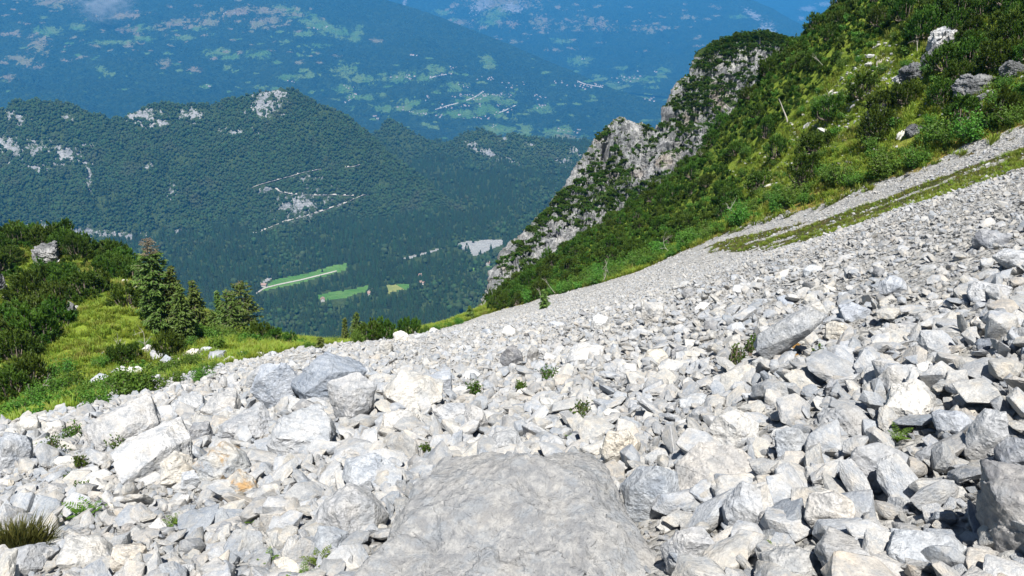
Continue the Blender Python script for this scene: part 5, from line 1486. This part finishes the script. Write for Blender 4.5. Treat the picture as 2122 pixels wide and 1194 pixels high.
LOWT = [low_tree(i, 'c') for i in range(5)] + [low_tree(10 + i, 'b') for i in range(5)]

ROADS = [([(512, 393), (540, 382), (570, 374), (600, 366), (630, 357), (668, 350)], 'upper straight of the pale forest track on the long mountain'), ([(715, 347), (730, 346), (746, 341)], 'short bright end of the upper forest track'),
         ([(565, 468), (590, 460), (620, 452), (650, 443), (680, 433), (710, 423), (735, 412), (752, 404), (765, 405)], 'lower straight of the pale forest track with a hairpin'), ([(570, 390), (582, 398), (610, 403), (650, 405), (690, 404), (735, 406)], 'middle straight of the forest track'),
         ([(525, 484), (545, 478), (565, 470)], 'faint low end of the forest track'), ([(530, 610), (548, 598), (580, 590), (620, 582), (660, 572), (700, 562)], 'white road along the long meadow on the valley floor')]
ROADPIX = []
def build_road(line, label, wid, bvh=None):
    pts = []
    L = np.array(line, float); t = np.linspace(0, len(L) - 1, len(L) * 10)
    xs = np.interp(t, range(len(L)), L[:, 0]); ys = np.interp(t, range(len(L)), L[:, 1])
    for x, y in zip(xs, ys):
        h = ray(bvh or MBVH, x, y)
        if h[0] is not None: pts.append(np.array(h[0][:]))
    pts = np.array(pts)
    k = np.ones(5) / 5
    if len(pts) > 8:
        sm = np.stack([np.convolve(np.pad(pts[:, j], 2, 'edge'), k, 'valid') for j in range(3)], 1); pts = sm
    d = unit(np.gradient(pts, axis=0)); sd = unit(np.cross(d, [0, 0, 1.0]))
    sd[:, 2] = 0; sd = unit(sd)
    toc = unit(-pts * np.array([1, 1, 0]))
    sd = np.where((sd * toc).sum(1)[:, None] < 0, -sd, sd)
    # a benched track with its cut bank behind
    a = pts + sd * wid + [0, 0, .6]; b = pts - sd * wid * .4 + [0, 0, 1.0]; c = pts - sd * wid * 1.1 + [0, 0, wid * .7 + 1.2]
    V = np.stack([a, b, c], 1).reshape(-1, 3); n = len(pts)
    Q = [[i * 3 + j, i * 3 + j + 1, i * 3 + j + 4, i * 3 + j + 3] for i in range(n - 1) for j in range(2)]
    o = link('road', mesh_np('road', V, np.array(Q), M['road'])); tag(o, label, 'road', kind='structure')
    X, Y, _ = to_pix(pts); ROADPIX.extend(zip(X, Y))
for l, lab in ROADS: build_road(l, lab, 2.4 if 'long meadow' not in lab else 1.3)
ROADPIX = np.array(ROADPIX)
ROADPIX_ = ROADPIX; ROADPIX = []
for l, lab in (([(901, 228), (915, 224), (930, 219), (951, 214)], 'pale lane through the lower hamlets above the double peak'), ([(966, 209), (982, 203), (992, 197), (1003, 189)], 'pale road climbing to the long white village string'), ([(1030, 236), (1048, 229), (1070, 218)], 'pale lane right of the lower hamlets'), ([(1195, 168), (1212, 175), (1228, 178), (1250, 182)], 'winding pale road through the double village'), ([(890, 163), (905, 158), (925, 155)], 'short pale lane to the highest hamlets')): build_road(l, lab, 5.5, FBVH)
ROADPIX = ROADPIX_

def build_forest():
    r = np.random.default_rng(17)
    Ps, Is, Ss = [], [], []
    def on(P, F, n, hmin, hmax, conif, avoid, fs=None, seed=0):
        P = np.asarray(P); F = np.asarray(F)
        a, b, c, d = (P[F[:, k]] for k in range(4))
        n1 = np.cross(c - a, d - b); ar = np.linalg.norm(n1, axis=1) / 2
        ctr = (a + b + c + d) / 4
        X, Y, _ = to_pix(ctr)
        view = np.abs((n1 / (2 * ar[:, None] + 1e-9) * unit(-ctr)).sum(1))
        vis = (X > -60) & (X < 2180) & (Y > 120) & (Y < 800)
        w_ = ar * vis * np.clip(view, .12, 1); w_ /= w_.sum()
        f = r.choice(len(F), n, p=w_)
        u = r.random((n, 1)); v = r.random((n, 1))
        p = (a[f] * (1 - u) + b[f] * u) * (1 - v) + (d[f] * (1 - u) + c[f] * u) * v
        X, Y, _ = to_pix(p); keep = avoid(p, X, Y)
        if len(ROADPIX):
            for i in range(0, len(p), 20000):
                s = slice(i, i + 20000)
                dd = np.min((X[s, None] - ROADPIX[None, :, 0]) ** 2 + ((Y[s, None] - 3.5 - ROADPIX[None, :, 1]) * 1.4) ** 2, 1)
                keep[s] &= dd > 22
        cl = fbm(p * .011, 4, 77)
        keep &= (cl > -.16) | (r.random(len(p)) < .35)          # thin places and small clearings
        p = p[keep]; m = len(p)
        gl = -1.0 * fbm(p * np.array([fs * 1.6, fs * 1.6, fs * .5]), 4, seed + 40, .5, ridged=True) if fs else 0   # dark firs and paler beech follow the relief, standing in for gully shade
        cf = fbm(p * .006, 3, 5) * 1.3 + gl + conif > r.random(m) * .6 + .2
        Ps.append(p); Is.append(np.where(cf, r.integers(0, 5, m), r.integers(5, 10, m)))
        h = r.uniform(hmin, hmax, m) * np.exp(r.normal(0, .22, m)) * np.where(cf, 1.15, .8)
        Ss.append(np.stack([h * r.uniform(.85, 1.2, m), h * r.uniform(.85, 1.2, m), h], 1))
    def av_splat(items, lim=.40):
        return lambda p, X, Y: ~((splats(p, items) * .55 + 1.5 * fbm(p * .05, 4, 9) * .6) > lim)
    on(m1P, m1F, 100000, 6.5, 11, .52, av_splat(STONE1), .0036, 5)
    on(m2P, m2F, 36000, 7, 12, .52, av_splat(STONE2), .0045, 12)
    def av_val(p, X, Y):
        k = np.ones(len(p), bool)
        stray = r.random(len(p)) < .012
        for q in VALLEY_MEADOW:
            for dy in (0, 7, 14): k &= ~in_poly(X, Y - dy, q) | (stray & (dy == 0))
        for q in VALLEY_STONE:
            u = r.random(len(p)) < .93
            for dy in (0, 8, 15): k &= ~(in_poly(X, Y - dy, q) & u)
        return k
    on(vP, vF, 62000, 10, 17, .75, av_val)
    P = np.vstack(Ps); I = np.concatenate(Is); S = np.vstack(Ss); n = len(P)
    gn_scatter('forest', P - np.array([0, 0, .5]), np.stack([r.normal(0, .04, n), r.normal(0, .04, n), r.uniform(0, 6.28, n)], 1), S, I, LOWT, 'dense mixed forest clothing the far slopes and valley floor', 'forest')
    print('forest', n)
build_forest()

def build_cliff_scrub():
    r = np.random.default_rng(19)
    X, Y, _ = to_pix(cP)
    ok = np.where((cVeg > .62) & (Y < 640) & (X > 1000) & (X < 1720))[0]
    sel = r.choice(ok, min(6000, len(ok)), replace=False)
    var = [pine_shrub(600 + i, lobes=6, shoots=10, rad=.9, hgt=.8, cards=6, cw=.16, cl=.42)[0] for i in range(4)]
    n = len(sel); s = r.uniform(.25, .75, n)
    gn_scatter('scrub', cP[sel], np.stack([r.normal(0, .2, n), r.normal(0, .2, n), r.uniform(0, 6.28, n)], 1), np.stack([s * 1.4, s * 1.4, s * .8], 1), r.integers(0, 4, n), var, 'dark creeping scrub on the ledges of the pinnacle', 'scrub')
build_cliff_scrub()

# --- houses
def house_mesh(w_, l_, h_, roofh, mats):
    x, y = w_ / 2, l_ / 2; e = .5
    V = [(-x, -y, -1.5), (x, -y, -1.5), (x, y, -1.5), (-x, y, -1.5), (-x, -y, h_), (x, -y, h_), (x, y, h_), (-x, y, h_), (0, -y, h_ + roofh), (0, y, h_ + roofh),
         (-x - e, -y - e, h_ - e * .6 + .1), (x + e, -y - e, h_ - e * .6 + .1), (x + e, y + e, h_ - e * .6 + .1), (-x - e, y + e, h_ - e * .6 + .1), (0, -y - e, h_ + roofh + .12), (0, y + e, h_ + roofh + .12)]
    Q = [(0, 1, 5, 4), (1, 2, 6, 5), (2, 3, 7, 6), (3, 0, 4, 7), (10, 14, 15, 13), (14, 11, 12, 15)]
    T = [(4, 5, 8), (6, 7, 9)]
    return mesh_np('house', V, [np.array(T), np.array(Q)], [M['wall'], M['roof']], False, matidx=[0, 0, 0, 0, 0, 0, 1, 1])
HM = [house_mesh(9 + i, 12 + 2 * i, 5 + (i % 3), 2.6 + .3 * i, None) for i in range(5)]
hr = random.Random(2)
CLUSTERS = [(928, 141, 5, 12, 3), (924, 154, 6, 12, 4), (845, 161, 11, 30, 5), (961, 180, 8, 14, 5), (1007, 164, 8, 18, 4), (1060, 177, 9, 18, 7), (1155, 172, 6, 14, 6), (1205, 177, 14, 24, 6), (1236, 180, 12, 14, 5), (1300, 164, 22, 24, 6), (947, 199, 10, 22, 3), (1023, 197, 26, 36, 4), (984, 207, 6, 14, 3), (980, 220, 10, 28, 3), (928, 222, 6, 16, 4), (911, 240, 7, 14, 3), (944, 238, 6, 12, 3), (997, 246, 10, 22, 3),
            (1027, 218, 4, 8, 4), (1046, 230, 8, 18, 7), (1114, 202, 10, 12, 5), (1125, 222, 10, 16, 6), (736, 199, 7, 16, 4), (720, 181, 6, 10, 4), (832, 225, 4, 6, 6), (855, 234, 4, 10, 3), (878, 235, 4, 6, 4), (881, 205, 5, 8, 4), (776, 243, 6, 12, 4), (1208, 123, 4, 10, 4), (1347, 207, 8, 16, 4), (1195, 272, 4, 6, 4), (1158, 272, 4, 8, 5), (858, 116, 3, 6, 2), (1023, 260, 4, 8, 3), (475, 28, 6, 16, 1.5), (433, 180, 5, 10, 4), (715, 210, 4, 10, 3), (1350, 150, 4, 20, 4), (660, 60, 4, 20, 6), (600, 168, 3, 10, 3)]
LAND = [(1023, 197, 'the long white village string in mid valley'), (1300, 164, 'the village at the foot of the ochre flank'), (1220, 178, 'the double village right of mid valley'), (845, 161, 'the hamlet row on the left green terrace'), (980, 232, 'the lower hamlets above the double peak'), (1060, 175, 'the scattered houses above the white string'), (1120, 212, 'the two small hamlets right of the white string'), (740, 195, 'the hamlet just above the long mountain crest'), (855, 230, 'the loose farms above the right shoulder of the mountain'), (940, 148, 'the highest hamlet under the wooded spur'), (1175, 272, 'the farms on the valley bottom beside the pinnacle'), (475, 28, 'the row of white farm buildings on the highest clearing'), (1347, 207, 'the hamlet nearest the cliff edge'), (433, 180, 'the lone hamlet above the mountain saddle'), (650, 60, 'the farms on the high green meadow')]
nh = 0
for cx, cy, n, sx, sy in CLUSTERS:
    lab = min(LAND, key=lambda l: math.hypot(l[0] - cx, 2 * (l[1] - cy)))[2]
    for i in range(max(3, int(round(n * .88)))):
        h = None
        for _ in range(6):
            h = ray(FBVH, hr.gauss(cx, sx * .62), hr.gauss(cy, sy * .62))
            if h[0] is not None: break
        if h[0] is None: continue
        o = link('house', HM[hr.randrange(5)]); s = h[0].length / 6500 * hr.uniform(.42, .85)
        o.location = h[0] + Vector((0, 0, 1.0)); o.scale = (s, s, s * 1.15); o.rotation_euler[2] = hr.uniform(0, 3.14)
        tag(o, 'tiny pale house in ' + lab, 'house', 'houses in ' + lab); nh += 1
print('houses', nh)
NEARH = [(669, 624, 'white farmhouse at the lower left corner of the green meadow'), (766, 611, 'white farmhouse at the right end of the green meadow'), (770, 606, 'small barn beside the farmhouse at the right end of the meadow'), (874, 589, 'red roofed house at the end of the half mown meadow'), (1012, 549, 'white house alone in the forest near the pinnacle'), (874, 574, 'brown hut in the trees above the red roofed house'), (990, 486, 'pale house in the forest above the gravel bank'), (548, 594, 'pale building by the road beside the long meadow')]
for i, (px, py, lab) in enumerate(NEARH):
    h = ray(MBVH, px, py)
    if h[0] is None: continue
    root = empty('house', h[0]); root.rotation_euler[2] = hr.uniform(-.5, .5) + (1.57 if i % 2 else 0)
    W_, L_, H_, rh = 8 + i % 3, 11 + i % 2, 5.0, 2.8; x, y, e = W_ / 2, L_ / 2, .6
    V = [(-x, -y, -2), (x, -y, -2), (x, y, -2), (-x, y, -2), (-x, -y, H_), (x, -y, H_), (x, y, H_), (-x, y, H_), (0, -y, H_ + rh), (0, y, H_ + rh)]
    link('wall', mesh_np('wall', V, [np.array([(4, 5, 8), (6, 7, 9)]), np.array([(0, 1, 5, 4), (1, 2, 6, 5), (2, 3, 7, 6), (3, 0, 4, 7)])], M['wall'], False), root)
    q = rh / x
    V = []
    for yy in (-y - e, y + e):
        V += [(-x - e, yy, H_ - e * q + .05), (0, yy, H_ + rh + .05), (x + e, yy, H_ - e * q + .05), (-x - e, yy, H_ - e * q + .4), (0, yy, H_ + rh + .4), (x + e, yy, H_ - e * q + .4)]
    Q = [(3, 4, 10, 9), (4, 5, 11, 10), (0, 6, 7, 1), (1, 7, 8, 2), (0, 3, 9, 6), (2, 8, 11, 5), (0, 1, 4, 3), (1, 2, 5, 4), (6, 9, 10, 7), (7, 10, 11, 8)]
    rf = link('roof', mesh_np('roof', V, np.array(Q), M['roof'], False), root)
    c = .35; V = [(a * c + 1.4, b * c + .5, H_ + d) for d in (rh - 1.6, rh + .9) for a, b in ((-1, -1), (1, -1), (1, 1), (-1, 1))]
    link('chimney', mesh_np('chimney', V, np.array([(0, 1, 5, 4), (1, 2, 6, 5), (2, 3, 7, 6), (3, 0, 4, 7), (4, 5, 6, 7)]), M['wall'], False), rf)
    for k in (-1, 0, 1):
        V = [(k * W_ * .28 + a * .55, -y - .04, z) for z in (1.4, 2.9) for a in (-1, 1)]
        link('window', mesh_np('window', V, np.array([(0, 1, 3, 2)]), M['glass'], False), root)
    tag(root, lab, 'house', 'farmhouses in the valley')

# ------------------------------------------------------------------ wisp of cloud against the far slope
def build_cloud():
    m = bpy.data.materials.new('cloud_vapour'); m.use_nodes = True; nt = m.node_tree; nt.nodes.remove(nt.nodes['Principled BSDF']); N = NT(nt)
    pv = N.n('ShaderNodeVolumePrincipled'); pv.inputs['Color'].default_value = (.95, .97, 1, 1); pv.inputs['Anisotropy'].default_value = 0
    co = N.coord('Object')
    f = N.noise(co, 2.6, 7, .66, .9)
    ln = N.n('ShaderNodeVectorMath', operation='LENGTH'); N.l(co, ln.inputs[0])
    d = N.math('MULTIPLY', N.ramp(N.math('SUBTRACT', f, N.math('MULTIPLY', ln.outputs['Value'], .30)), [(.30, 0), (.56, 1)]), .0062)
    N.l(d, pv.inputs['Density']); N.l(pv.outputs[0], nt.nodes['Material Output'].inputs['Volume'])
    D, F = ico(3)
    for px, py, r_, sc, lab in ((215, 12, 8000, (330, 240, 190), 'thin white wisp of cloud drifting before the far slope'),):
        V = D * (1 + .12 * fbm(D * 1.5, 2, 4))[:, None]
        o = link('cloud', mesh_np('cloud', V, F, m), None, Vector(pix_pt(px, py, r_).tolist())); o.scale = sc; tag(o, lab, 'cloud', kind='stuff')
build_cloud()
